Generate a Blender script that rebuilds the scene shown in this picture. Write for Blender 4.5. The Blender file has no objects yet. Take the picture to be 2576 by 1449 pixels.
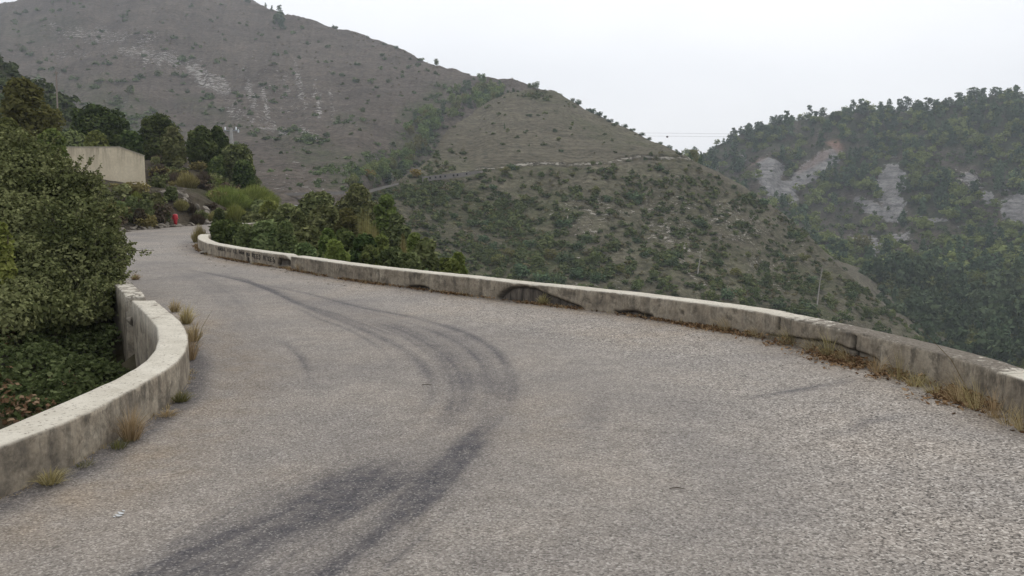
import bpy, math
import numpy as np
from mathutils import Vector

scene = bpy.context.scene
COL = scene.collection
rng = np.random.default_rng(7)

# ------------------------------------------------------------------ camera maths
# points of the place are surveyed from the photograph: (u, v) on a 2576 x 1449 sheet plus a distance in metres
FOC, CU, CV, HORIZON, CAMH = 2143.0, 1288.0, 724.5, 466.0, 1.8
PITCH = math.atan((CV - HORIZON) / FOC)
SP, CP = math.sin(PITCH), math.cos(PITCH)


def ray(u, v):
    cx = (np.asarray(u, float) - CU) / FOC
    cy = -(np.asarray(v, float) - CV) / FOC
    return cx, CP + cy * SP, -SP + cy * CP


def at(u, v, Y):
    a, b, c = ray(u, v)
    k = np.asarray(Y, float) / b
    return np.stack(np.broadcast_arrays(a * k, b * k, CAMH + c * k), -1)


def gp(u, v, z=0.0):
    a, b, c = ray(u, v)
    k = (z - CAMH) / c
    return np.stack(np.broadcast_arrays(a * k, b * k, CAMH + c * k), -1)


def zoomed(pts, ox, oy, s):
    """points read off an enlarged crop of the 3264-wide photograph"""
    return [((ox + x / s) / 1.2671, (oy + y / s) / 1.2671) for x, y in pts]


# ------------------------------------------------------------------ noise
def _hash(ix, iy, seed):
    h = (ix.astype(np.int64) * 374761393 + iy.astype(np.int64) * 668265263 + seed * 1442695041) & 0xFFFFFFFF
    h = ((h ^ (h >> 13)) * 1274126177) & 0xFFFFFFFF
    return ((h ^ (h >> 16)) & 0xFFFFFF) / float(0xFFFFFF)


def vnoise(x, y, seed=0):
    x = np.asarray(x, float); y = np.asarray(y, float)
    ix = np.floor(x); iy = np.floor(y)
    fx = x - ix; fy = y - iy
    fx = fx * fx * (3 - 2 * fx); fy = fy * fy * (3 - 2 * fy)
    a = _hash(ix, iy, seed); b = _hash(ix + 1, iy, seed)
    c = _hash(ix, iy + 1, seed); d = _hash(ix + 1, iy + 1, seed)
    return (a + (b - a) * fx) * (1 - fy) + (c + (d - c) * fx) * fy


def fbm(x, y, seed=0, octaves=4):
    s = 0.0; a = 0.5; t = 0.0
    x = np.asarray(x, float); y = np.asarray(y, float)
    for o in range(octaves):
        s = s + a * (vnoise(x, y, seed + o * 17) - 0.5); t += a
        x = x * 2.03 + 5.1; y = y * 2.03 + 3.7; a *= 0.5
    return s / t * 2


def catmull(pts, n):
    p = np.array(pts, float)
    p = np.vstack([2 * p[0] - p[1], p, 2 * p[-1] - p[-2]])
    out = []
    m = len(p) - 3
    for i in range(m):
        t = np.linspace(0, 1, n, endpoint=(i == m - 1))[:, None]
        a, b, c, d = p[i], p[i + 1], p[i + 2], p[i + 3]
        out.append(0.5 * (2 * b + (c - a) * t + (2 * a - 5 * b + 4 * c - d) * t ** 2 + (3 * b - a - 3 * c + d) * t ** 3))
    return np.vstack(out)


def resample(pts, step):
    p = np.array(pts, float)
    L = np.r_[0, np.cumsum(np.linalg.norm(np.diff(p, axis=0), axis=1))]
    n = max(2, int(round(L[-1] / step)) + 1)
    s = np.linspace(0, L[-1], n)
    return np.stack([np.interp(s, L, p[:, i]) for i in range(p.shape[1])], 1), s


def dist_poly(X, Y, pts):
    """distance of many points to a polyline, and the arc length of the foot"""
    best = np.full(X.shape, 1e9); arc = np.zeros(X.shape); L = 0.0
    for (ax, ay), (bx, by) in zip(pts[:-1], pts[1:]):
        dx, dy = bx - ax, by - ay
        l2 = dx * dx + dy * dy + 1e-12
        t = np.clip(((X - ax) * dx + (Y - ay) * dy) / l2, 0, 1)
        d = np.hypot(X - ax - t * dx, Y - ay - t * dy)
        m = d < best
        best = np.where(m, d, best); arc = np.where(m, L + t * math.sqrt(l2), arc)
        L += math.sqrt(l2)
    return best, arc


def inside(X, Y, poly):
    r = np.zeros(X.shape, bool)
    n = len(poly)
    for i in range(n):
        x1, y1 = poly[i]; x2, y2 = poly[(i + 1) % n]
        c = ((y1 > Y) != (y2 > Y))
        xx = (x2 - x1) * (Y - y1) / ((y2 - y1) if abs(y2 - y1) > 1e-12 else 1e-12) + x1
        r ^= c & (X < xx)
    return r


# ------------------------------------------------------------------ objects
def tag(o, label=None, cat=None, group=None, kind=None):
    if label: o['label'] = label
    if cat: o['category'] = cat
    if group: o['group'] = group
    if kind: o['kind'] = kind
    return o


def link(name, me, mat=None, parent=None):
    o = bpy.data.objects.new(name, me)
    COL.objects.link(o)
    if mat is not None and len(me.materials) == 0: me.materials.append(mat)
    if parent is not None: o.parent = parent
    return o


def empty(name, loc=(0, 0, 0), rz=0.0):
    o = bpy.data.objects.new(name, None); COL.objects.link(o)
    o.location = loc; o.rotation_euler = (0, 0, rz)
    o.empty_display_size = 0.2
    return o


def mesh_np(name, verts, faces, attrs=None, mat=None, smooth=False):
    """faces: (n, k) index array or a list of such arrays"""
    if not isinstance(faces, (list, tuple)): faces = [faces]
    verts = np.ascontiguousarray(verts, dtype=np.float32)
    me = bpy.data.meshes.new(name)
    me.vertices.add(len(verts)); me.vertices.foreach_set('co', verts.ravel())
    idx = np.concatenate([np.asarray(f).ravel() for f in faces]).astype(np.int32)
    tot = np.concatenate([np.full(len(f), np.asarray(f).shape[1]) for f in faces]).astype(np.int32)
    start = np.r_[0, np.cumsum(tot)[:-1]].astype(np.int32)
    me.loops.add(len(idx)); me.loops.foreach_set('vertex_index', idx)
    me.polygons.add(len(tot)); me.polygons.foreach_set('loop_start', start)
    try: me.polygons.foreach_set('loop_total', tot)
    except Exception: pass
    if smooth: me.polygons.foreach_set('use_smooth', np.ones(len(tot), bool))
    me.update(calc_edges=True)
    for k, a in (attrs or {}).items():
        at_ = me.attributes.new(k, 'FLOAT', 'POINT'); at_.data.foreach_set('value', np.ascontiguousarray(a, np.float32).ravel())
    if mat is not None: me.materials.append(mat)
    return me


def grid_faces(nv, nu):
    i = np.arange(nv * nu).reshape(nv, nu)
    return np.stack([i[:-1, :-1], i[:-1, 1:], i[1:, 1:], i[1:, :-1]], -1).reshape(-1, 4)


class MB:
    """collects simple shapes into one mesh"""
    def __init__(s): s.v = []; s.f = []; s.n = 0
    def add(s, v, f):
        s.v += [tuple(map(float, p)) for p in v]; s.f += [tuple(int(i) + s.n for i in q) for q in f]; s.n += len(v)
    def box(s, c, size, rz=0.0):
        x, y, z = [k / 2 for k in size]; ca, sa = math.cos(rz), math.sin(rz)
        p = [(i * x, j * y, k * z) for k in (-1, 1) for j in (-1, 1) for i in (-1, 1)]
        p = [(c[0] + a * ca - b * sa, c[1] + a * sa + b * ca, c[2] + d) for a, b, d in p]
        s.add(p, [(0, 2, 3, 1), (4, 5, 7, 6), (0, 1, 5, 4), (2, 6, 7, 3), (0, 4, 6, 2), (1, 3, 7, 5)])
    def tube(s, pts, rad, sides=7):
        pts = [Vector(p) for p in pts]; n = len(pts)
        if np.isscalar(rad): rad = [rad] * n
        rings = []
        for i, p in enumerate(pts):
            d = (pts[min(i + 1, n - 1)] - pts[max(i - 1, 0)]).normalized()
            a = d.cross(Vector((0.3, 0.9, 0.1)) if abs(d.z) > 0.8 else Vector((0, 0, 1))).normalized(); b = d.cross(a)
            rings.append([p + (a * math.cos(t) + b * math.sin(t)) * rad[i] for t in [2 * math.pi * k / sides for k in range(sides)]])
        v = [q for r in rings for q in r]; f = []
        for i in range(n - 1):
            for k in range(sides):
                k2 = (k + 1) % sides
                f.append((i * sides + k, i * sides + k2, (i + 1) * sides + k2, (i + 1) * sides + k))
        f.append(tuple(range(sides - 1, -1, -1))); f.append(tuple((n - 1) * sides + k for k in range(sides)))
        s.add(v, f)
    def lathe(s, prof, c=(0, 0, 0), sides=16):
        v = []; f = []
        for r, z in prof:
            v += [(c[0] + r * math.cos(2 * math.pi * k / sides), c[1] + r * math.sin(2 * math.pi * k / sides), c[2] + z) for k in range(sides)]
        for i in range(len(prof) - 1):
            for k in range(sides):
                k2 = (k + 1) % sides
                f.append((i * sides + k, i * sides + k2, (i + 1) * sides + k2, (i + 1) * sides + k))
        f.append(tuple(range(sides - 1, -1, -1))); f.append(tuple((len(prof) - 1) * sides + k for k in range(sides)))
        s.add(v, f)
    def build(s, name, mat, parent=None, smooth=False):
        me = bpy.data.meshes.new(name); me.from_pydata(s.v, [], s.f); me.update()
        if smooth: me.polygons.foreach_set('use_smooth', np.ones(len(me.polygons), bool))
        me.materials.append(mat)
        return link(name, me, None, parent)


# ------------------------------------------------------------------ material helpers
class NT:
    def __init__(s, name):
        s.m = bpy.data.materials.new(name); s.m.use_nodes = True
        s.t = s.m.node_tree; s.t.nodes.clear()
        s.out = s.t.nodes.new('ShaderNodeOutputMaterial')
        s.tc = s.t.nodes.new('ShaderNodeTexCoord')
    def set(s, sock, val):
        if val is None: return
        if isinstance(val, bpy.types.NodeSocket): s.t.links.new(val, sock)
        else:
            if isinstance(val, (tuple, list)) and len(val) == 3 and sock.type == 'RGBA': val = tuple(val) + (1,)
            sock.default_value = val
    def node(s, typ, **kw):
        n = s.t.nodes.new(typ)
        for k, v in kw.items(): setattr(n, k, v)
        return n
    def obj(s): return s.tc.outputs['Object']
    def map(s, scale, vec=None, rot=(0, 0, 0), loc=(0, 0, 0)):
        n = s.node('ShaderNodeMapping'); s.set(n.inputs['Vector'], vec if vec is not None else s.obj())
        n.inputs['Scale'].default_value = scale; n.inputs['Rotation'].default_value = rot; n.inputs['Location'].default_value = loc
        return n.outputs[0]
    def noise(s, scale, detail=4, rough=0.55, vec=None, dist=0.0):
        n = s.node('ShaderNodeTexNoise'); s.set(n.inputs['Vector'], vec if vec is not None else s.obj())
        n.inputs['Scale'].default_value = scale; n.inputs['Detail'].default_value = detail
        n.inputs['Roughness'].default_value = rough; n.inputs['Distortion'].default_value = dist
        return n.outputs['Fac']
    def voronoi(s, scale, vec=None, feature='F1', out='Color', rnd=1.0):
        n = s.node('ShaderNodeTexVoronoi', feature=feature); s.set(n.inputs['Vector'], vec if vec is not None else s.obj())
        s.set(n.inputs['Scale'], scale); n.inputs['Randomness'].default_value = rnd
        return n.outputs[out]
    def ramp(s, fac, stops, interp='LINEAR'):
        n = s.node('ShaderNodeValToRGB'); s.set(n.inputs[0], fac)
        e = n.color_ramp; e.interpolation = interp
        while len(e.elements) < len(stops): e.elements.new(0.5)
        for el, (p, c) in zip(e.elements, stops):
            el.position = p; el.color = (c, c, c, 1) if np.isscalar(c) else tuple(c) + (1,)
        return n.outputs[0]
    def mix(s, fac, a, b, blend='MIX'):
        n = s.node('ShaderNodeMix', data_type='RGBA', blend_type=blend)
        s.set(n.inputs[0], fac); s.set(n.inputs[6], a); s.set(n.inputs[7], b)
        return n.outputs[2]
    def math(s, op, a, b=0.0, clamp=False):
        n = s.node('ShaderNodeMath', operation=op, use_clamp=clamp); s.set(n.inputs[0], a); s.set(n.inputs[1], b)
        return n.outputs[0]
    def attr(s, name):
        n = s.node('ShaderNodeAttribute', attribute_name=name); return n.outputs['Fac']
    def hsv(s, col, h=0.5, sat=1.0, val=1.0):
        n = s.node('ShaderNodeHueSaturation'); s.set(n.inputs['Hue'], h); s.set(n.inputs['Saturation'], sat); s.set(n.inputs['Value'], val); s.set(n.inputs['Color'], col)
        return n.outputs[0]
    def bump(s, h, strength=0.5, dist=0.02):
        n = s.node('ShaderNodeBump'); n.inputs['Strength'].default_value = strength; n.inputs['Distance'].default_value = dist
        s.set(n.inputs['Height'], h); return n.outputs[0]
    def surf(s, col, rough=0.9, normal=None, spec=0.2):
        p = s.node('ShaderNodeBsdfPrincipled'); s.set(p.inputs['Base Color'], col); s.set(p.inputs['Roughness'], rough)
        p.inputs['Specular IOR Level'].default_value = spec
        if normal is not None: s.set(p.inputs['Normal'], normal)
        s.t.links.new(p.outputs[0], s.out.inputs['Surface']); return s.m
    def rand(s):
        return s.node('ShaderNodeObjectInfo').outputs['Random']


def plain(name, col, rough=0.7, spec=0.2, var=0.25, scale=6.0):
    n = NT(name)
    c = n.mix(n.noise(scale, 5), tuple(k * (1 - var) for k in col), tuple(min(1, k * (1 + var)) for k in col))
    return n.surf(c, rough, None, spec)


def foliage(name, c0, c1, c2, trans=0.3, rand=0.25, k=1.35):
    c0, c1, c2 = [tuple(a * b * k for a, b in zip(c, (1.52, 1.48, 1.28))) for c in (c0, c1, c2)]
    """dark, middle and light leaf colours of one species; the leaves differ by their own attribute"""
    n = NT(name)
    c = n.ramp(n.attr('tint'), [(0.0, c0), (0.5, c1), (1.0, c2)])
    r = n.rand()
    c = n.hsv(c, n.math('ADD', 0.5 - 0.02, n.math('MULTIPLY', r, 0.04)), 1.0, n.math('ADD', 1 - rand / 2, n.math('MULTIPLY', n.math('FRACT', n.math('MULTIPLY', r, 7.31)), rand)))
    d = n.node('ShaderNodeBsdfDiffuse'); n.set(d.inputs['Color'], c)
    t = n.node('ShaderNodeBsdfTranslucent'); n.set(t.inputs['Color'], c)
    mx = n.node('ShaderNodeMixShader'); mx.inputs[0].default_value = trans
    n.t.links.new(d.outputs[0], mx.inputs[1]); n.t.links.new(t.outputs[0], mx.inputs[2])
    n.t.links.new(mx.outputs[0], n.out.inputs['Surface'])
    return n.m


# ------------------------------------------------------------------ leaves and plants
def unit(a): return a / (np.linalg.norm(a, axis=-1, keepdims=True) + 1e-9)


def leaf_quads(P, Nrm, size, r, aspect=0.6):
    n = len(P)
    t = unit(np.cross(Nrm, r.normal(size=(n, 3)))); b = np.cross(Nrm, t)
    s = (size * r.uniform(0.6, 1.4, n))[:, None]
    return np.stack([P + t * s, P + b * s * aspect, P - t * s, P - b * s * aspect], 1)


def clump(r, blobs, n, size, shell=0.72, aspect=0.65, up=0.35, tb=0.5):
    """leaves over the shells of many blobs: uneven outline, gaps between the clumps"""
    C = np.array([b[0] for b in blobs], float); R = np.array([b[1] for b in blobs], float)
    w = (R ** 2).sum(1); k = r.choice(len(C), n, p=w / w.sum())
    d = unit(r.normal(size=(n, 3)))
    rad = np.where(r.random(n) < shell, r.uniform(0.8, 1.08, n), r.uniform(0.2, 0.9, n))
    P = C[k] + d * R[k] * rad[:, None]
    Nm = unit(d * 0.6 + r.normal(size=(n, 3)) * 0.5 + np.array([0, 0, up]))
    bt = r.random(len(C))
    tint = np.clip(tb * bt[k] + (1 - tb) * r.random(n), 0, 1)
    return leaf_quads(P, Nm, size, r, aspect), tint


def quads_to_mesh(name, Q, tint, mat):
    n = len(Q)
    return mesh_np(name, Q.reshape(-1, 3), np.arange(n * 4).reshape(n, 4), {'tint': np.repeat(tint, 4)}, mat)


def crown_blobs(r, kind, k=9):
    """blobs of a crown one unit tall, standing on the ground at the origin"""
    out = []
    if kind == 'round':
        for i in range(k):
            a = r.uniform(0, 2 * math.pi); h = r.uniform(0.3, 0.82); q = r.uniform(0.12, 0.34) * (1.15 - abs(h - 0.5))
            s = r.uniform(0.13, 0.24); out.append(((q * math.cos(a), q * math.sin(a), h), (s, s, s * 0.8)))
        out.append(((0, 0, 0.5), (0.3, 0.3, 0.32)))
    elif kind == 'shrub':
        for i in range(k):
            a = r.uniform(0, 2 * math.pi); q = r.uniform(0.1, 0.42); h = r.uniform(0.2, 0.75) * (1.1 - q)
            s = r.uniform(0.16, 0.3); out.append(((q * math.cos(a), q * math.sin(a), h), (s, s, s * 0.85)))
        out.append(((0, 0, 0.3), (0.4, 0.4, 0.3)))
    elif kind == 'pine':
        for i in range(k):
            h = 0.16 + 0.77 * i / max(1, k - 1); a = r.uniform(0, 2 * math.pi); q = r.uniform(0.03, 0.3) * (1.25 - h)
            s = r.uniform(0.13, 0.24) * (1.4 - 0.7 * h); out.append(((q * math.cos(a), q * math.sin(a), h), (s, s, s * 0.5)))
        out.append(((0, 0, 0.93), (0.1, 0.1, 0.08)))
    elif kind == 'cone':
        for i in range(k):
            h = 0.15 + 0.75 * i / max(1, k - 1); a = r.uniform(0, 2 * math.pi); q = r.uniform(0.02, 0.2) * (1.2 - h)
            s = 0.27 * (1.15 - h) + 0.04; out.append(((q * math.cos(a), q * math.sin(a), h), (s, s, s * 0.9)))
    return out


def strands(r, n, height, spread, width, base=0.1, curve=0.4, lean=(0, 0)):
    """thin blades rising and bending outwards from one base, each two quads long"""
    a = r.uniform(0, 2 * math.pi, n); q = np.sqrt(r.random(n))
    h = height * r.uniform(0.6, 1.0, n) * (1 - 0.5 * q ** 2); out = spread * q
    d = np.stack([np.cos(a), np.sin(a)], 1)
    b0 = np.c_[d * base * q[:, None], np.zeros(n)]
    m = np.c_[d * (base * q + out * (0.5 - 0.3 * curve))[:, None], h * (0.55 + 0.1 * curve)]
    t = np.c_[d * (base * q + out)[:, None] + r.normal(size=(n, 2)) * 0.1 * spread, h * (1 - 0.35 * curve * q)]
    m[:, :2] += np.array(lean) * 0.4; t[:, :2] += np.array(lean)
    sd = unit(np.c_[r.normal(size=(n, 2)), np.zeros(n)]) * width
    Q1 = np.stack([b0 - sd, b0 + sd, m + sd * 0.8, m - sd * 0.8], 1)
    Q2 = np.stack([m - sd * 0.8, m + sd * 0.8, t + sd * 0.15, t - sd * 0.15], 1)
    ti = r.random(n)
    return np.concatenate([Q1, Q2]), np.concatenate([ti, np.clip(ti + 0.12, 0, 1)])


def place(Q, tint, pos, sc, rz):
    c, s = math.cos(rz), math.sin(rz)
    M = np.array([[c, s, 0], [-s, c, 0], [0, 0, 1.0]])
    return (Q * np.array(sc)) @ M + np.array(pos), tint
# ================================================================== survey of road edges and parapets
def project(P):
    P = np.asarray(P, float); x, y, z = P[..., 0], P[..., 1], P[..., 2] - CAMH
    fw = y * CP - z * SP; up = y * SP + z * CP
    return CU + FOC * x / fw, CV - FOC * up / fw


WH = 0.30                                            # height of the parapets
def line_top(pts): return np.array([gp(u, v, WH)[:2] for u, v in pts])

z1 = lambda p: zoomed(p, 0, 860, 3.22)
z2 = lambda p: zoomed(p, 0, 1200, 2.279)
z6 = lambda p: zoomed(p, 600, 500, 2.862)
z7 = lambda p: zoomed(p, 1300, 500, 2.862)
z8 = lambda p: zoomed(p, 2364, 700, 2.862)
z4 = lambda p: zoomed(p, 2464, 1000, 3.22)
z5 = lambda p: zoomed(p, 500, 600, 5.152)

# curved parapet on the inside of the bend (front = road side)
LWF = line_top(z2([(0, 515), (500, 325)]) + z1([(1200, 1310), (1500, 1150), (1700, 1030), (1830, 930), (1905, 835), (1935, 740), (1925, 650), (1875, 550), (1750, 440), (1600, 322)]))
LWB = line_top(z2([(0, 385), (500, 165)]) + z1([(850, 1268), (1180, 1120), (1380, 1010), (1500, 920), (1590, 815), (1622, 710), (1605, 590), (1500, 465), (1350, 322)]))
d0 = unit(LWF[0] - LWF[1]); e0 = unit(LWB[0] - LWB[1])
LWF = np.vstack([LWF[0] + d0 * 5 + np.array([-0.7, 0]), LWF[0] + d0 * 2 + np.array([-0.12, 0]), LWF]); LWB = np.vstack([LWB[0] + d0 * 5 + np.array([-0.7, 0]), LWB[0] + d0 * 2 + np.array([-0.12, 0]), LWB])
SWF = line_top(z1([(1490, 250), (1285, 85)])); SWB = line_top(z1([(1285, 258), (1125, 108)]))
SWF = np.vstack([SWF, SWF[1] + (SWF[1] - SWF[0]) * 0.5]); SWB = np.vstack([SWB, SWB[1] + (SWB[1] - SWB[0]) * 0.5])
# long parapet on the valley side
RBF = line_top(z6([(935, 905), (1400, 972), (2000, 1041)]) + z7([(400, 1085), (900, 1138), (1300, 1176), (1700, 1217), (2100, 1262)]) + z8([(0, 815), (340, 880), (600, 932), (960, 1015), (1500, 1145), (1950, 1265)]) + z4([(2370, 620)]))
wdir = RBF[-1] - RBF[-2]
def offset_line(F, w, side=1):
    t = unit(np.gradient(F, axis=0)); n = np.stack([t[:, 1], -t[:, 0]], 1) * side
    return F + n * w
RBF = catmull(RBF, 8)
RAF = line_top(z5([(720, 752), (680, 770), (668, 797), (690, 838), (800, 890), (900, 915), (1200, 968), (1500, 1015), (1950, 1075), (2185, 1095)]))
RAF = catmull(RAF, 6)
RCF = np.array([RBF[-1] + unit(wdir) * 0.02, RBF[-1] + wdir * 0.6, (4.62, 4.2), (5.2, 2.2), (5.7, -1.0), (6.0, -6.0)])
RCF = np.vstack([RBF[-1] + unit(wdir) * 0.015, catmull(RCF[1:], 8)])
# which side of a path is the valley: test with the curve's own sense
def valley_side(F): return F
sgn = 1.0
tB = unit(np.gradient(RBF, axis=0)); nB = np.stack([tB[:, 1], -tB[:, 0]], 1)
if nB[len(nB) // 2, 1] < 0: sgn = -1.0
RBB = offset_line(RBF, 0.30, sgn); RAB = offset_line(RAF, 0.30, sgn); RCB = offset_line(RCF, 0.30, sgn)
# short parapet where the road goes on behind the bushes (its outer face is seen)
FWF = np.array([gp(u, v, WH)[:2] for u, v in [(604, 561.5), (626, 561.0), (646, 560.2), (680, 559.5)]])
FWF = np.vstack([[FWF[0] + np.array([-0.05, 0.5])], FWF]); FWB = FWF + np.array([0.0, -0.28]); FWB[0, 0] -= 0.25; FWB[1, 0] -= 0.2
FWF, FWB = FWB.copy(), FWF.copy()

# ------------------------------------------------------------------ road outline
mid = lambda a, b: (a + b) / 2
FAR = np.array([gp(u, v)[:2] for u, v in [(700, 553.5), (660, 554.5), (610, 556), (565, 560), (530, 563), (485, 566.5), (440, 571), (405, 574), (370, 577.5), (330, 580.5), (290, 584), (240, 590)]])
LMID = mid(resample(LWF, 0.3)[0], resample(LWB, 0.3)[0][np.linspace(0, len(resample(LWB, 0.3)[0]) - 1, len(resample(LWF, 0.3)[0])).astype(int)])
ROADP = [tuple(p) for p in mid(RCF, RCB)[::-1][:-2]] + [tuple(p) for p in mid(RBF, RBB)[::-1]] + [tuple(p) for p in mid(RAF, RAB)[::-1]]
ROADP += [(-10.1, 29.0), (-10.5, 33.2), (-9.3, 33.9), (-9.8, 38), (-10.8, 44.0), (-12.5, 50), (-15.0, 63), (-21, 63.5), (-17.5, 50)]
ROADP += [tuple(p + np.array([0, 0.9])) for p in FAR] + [(-24, 33.5), (-19, 28), (-13, 22.5), (-9, 17.5)]
ROADP += [tuple(p) for p in mid(SWF, SWB)[::-1]] + [tuple(p) for p in LMID[::-1]]


def road_z(x, y):
    """the surface is nearly flat; it stays a little uneven"""
    return 0.012 * fbm(np.asarray(x) * 0.35, np.asarray(y) * 0.35, 3, 3)


def pix_line(pts, n=8): return catmull([gp(u, v)[:2] for u, v in pts], n)

# tyre bands and bitumen smears, read off the surface: (points, half width, strength)
MARKS = [
    ([(1240, 1075), (1160, 1145), (1060, 1240), (940, 1350), (810, 1449), (670, 1560), (520, 1720)], 0.16, 1.0),
    ([(1260, 1050), (1200, 1100), (1130, 1165), (1050, 1255), (960, 1340)], 0.10, 0.7),
    ([(1010, 1145), (900, 1200), (760, 1275), (560, 1370), (360, 1470), (200, 1560), (-40, 1720)], 0.19, 1.0),
    ([(1000, 1190), (860, 1270), (700, 1360), (560, 1449), (380, 1560)], 0.12, 0.7),
    ([(860, 1170), (720, 1240), (560, 1320), (380, 1400)], 0.12, 0.4),
    ([(1080, 1120), (960, 1200), (800, 1300), (640, 1400)], 0.30, 0.42),
    ([(1200, 1110), (1268, 1040), (1284, 985), (1277, 930), (1242, 880), (1162, 835), (1042, 800), (902, 772), (760, 735), (650, 715)], 0.075, 0.62),
    ([(1150, 1130), (1240, 1020), (1240, 960), (1210, 900), (1140, 850), (1020, 815)], 0.09, 0.45),
    ([(1050, 1130), (1130, 1060), (1165, 1000), (1150, 930), (1100, 880), (1010, 830), (900, 800)], 0.12, 0.5),
    ([(980, 1120), (1050, 1050), (1087, 985), (1067, 930), (1012, 880), (902, 825), (780, 775), (650, 718), (540, 690), (430, 672)], 0.065, 0.62),
    ([(1100, 1100), (1190, 1010), (1195, 950), (1150, 880), (1050, 828), (900, 785), (700, 735)], 0.32, 0.24),
    ([(1010, 850), (930, 822), (860, 795), (800, 775)], 0.035, 0.6),
    ([(740, 770), (800, 800), (880, 830), (960, 880), (990, 940)], 0.035, 0.4),
    ([(780, 980), (775, 930), (740, 880), (690, 850)], 0.05, 0.4),
    ([(760, 750), (700, 735), (640, 715), (600, 700), (520, 690)], 0.09, 0.45),
    ([(560, 860), (600, 800), (560, 740), (480, 690), (400, 660)], 0.25, 0.22),
    ([(620, 652), (545, 640), (500, 632), (472, 618), (480, 600)], 0.16, 0.75),
    ([(900, 690), (760, 670), (620, 655), (560, 645)], 0.06, 0.4),
    ([(1850, 1005), (1960, 990), (2060, 972), (2170, 950)], 0.07, 0.6),
    ([(2100, 1100), (2180, 1060), (2300, 1040)], 0.05, 0.3),
    ([(1400, 1120), (1480, 1060), (1500, 980)], 0.12, 0.18),
]


def road_attrs(X, Y):
    u, v = project(np.stack([X, Y, np.zeros_like(X)], -1))
    mark = np.zeros_like(X)
    rm = np.random.default_rng(17); todo = []
    for pts, w, s in MARKS:
        L = pix_line(pts); todo.append((L, w, s * (0.72 if w > 0.09 else 0.9)))
        t_ = unit(np.gradient(L, axis=0)); n_ = np.stack([t_[:, 1], -t_[:, 0]], 1)
        for q_ in range(int(6 + w * 80)):                  # tread streaks inside and beside the band
            a_, b_ = sorted(rm.integers(0, len(L), 2))
            if b_ - a_ < len(L) // 4: continue
            todo.append(((L + n_ * rm.normal() * w * 0.8)[a_:b_ + 1], rm.uniform(0.010, 0.030), s * rm.uniform(0.35, 0.85)))
    for L, w, s in todo:
        m = (X > L[:, 0].min() - 1.2) & (X < L[:, 0].max() + 1.2) & (Y > L[:, 1].min() - 1.2) & (Y < L[:, 1].max() + 1.2)
        if not m.any(): continue
        d, arc = dist_poly(X[m], Y[m], L)
        tot = np.linalg.norm(np.diff(L, axis=0), axis=1).sum()
        fade = np.clip(np.minimum(arc, tot - arc) / (0.15 * tot), 0.0, 1)
        a = s * np.exp(-(d / w) ** 2) * fade * (0.75 + 0.5 * fbm(X[m] * 2.2, Y[m] * 2.2, 5))
        mark[m] = np.clip(mark[m] + a * 1.1 * (1 - 0.6 * mark[m]), 0, 1)
    dl, _ = dist_poly(X, Y, LWF); dr, _ = dist_poly(X, Y, np.vstack([RAF, RBF, RCF]))
    edge = np.exp(-(np.maximum(dl - 0.03, 0) / (0.20 + 0.07 * fbm(X * 2, Y * 2, 9))) ** 4) * (dl < 0.6)
    mark = np.maximum(mark, 0.8 * edge)
    n = fbm(X * 0.6, Y * 0.6, 21)
    worn = np.clip(1.25 - dr / 2.6, 0, 1)
    coarse = np.clip(np.clip(1.15 - np.abs(dr - 1.2) / 2.2, 0, 1) + np.clip((7.0 - Y) / 5, 0, 1) * 0.7 + 0.35 * n, 0, 1)
    track = np.exp(-((dist_poly(X, Y, pix_line([(300, 1449), (900, 1150), (1150, 960), (1000, 830), (640, 715), (420, 660)]))[0]) / 1.0) ** 2)
    coarse = np.clip(coarse * (1 - 0.7 * track), 0, 1)
    dirt = np.clip(0.9 * np.exp(-(dr / 0.45) ** 2) + 0.55 * np.exp(-((dl - 0.5) / 0.35) ** 2) + 0.45 * np.clip(n, 0, 1), 0, 1)
    return mark, coarse, dirt


xs = np.arange(-8.0, 8.0, 0.03); ys = np.r_[np.arange(-1.0, 1.5, 0.12), np.arange(1.5, 17.0, 0.03), np.arange(17.0, 22.0, 0.06)]
GX, GY = np.meshgrid(xs, ys)
xs2 = np.r_[np.arange(-30, -8.0, 0.3), -8.0]
V, Fc, A = [], [], [[], [], []]
base = 0
for gx, gy in [(GX, GY), np.meshgrid(np.arange(-32, 9.01, 0.4), np.r_[np.arange(-7, -1, 0.4), -1.0]), np.meshgrid(np.r_[np.arange(-32, -8, 0.25), -8.0], np.arange(-1, 22.01, 0.25)), np.meshgrid(np.arange(-32, 8.01, 0.25), np.r_[ys[-1], np.arange(22.0, 64, 0.25)])]:
    keep = inside(gx, gy, ROADP)
    f = grid_faces(*gx.shape); kf = keep.ravel()[f].all(1)
    f = f[kf]
    mk, co, di = road_attrs(gx, gy)
    V.append(np.stack([gx, gy, road_z(gx, gy)], -1).reshape(-1, 3)); Fc.append(f + base); base += gx.size
    for k, a in enumerate((mk, co, di)): A[k].append(a.ravel())
V = np.vstack(V); Fc = np.vstack(Fc); A = [np.concatenate(a) for a in A]
used = np.unique(Fc); remap = np.full(len(V), -1); remap[used] = np.arange(len(used))
V, Fc, A = V[used], remap[Fc], [a[used] for a in A]


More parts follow.
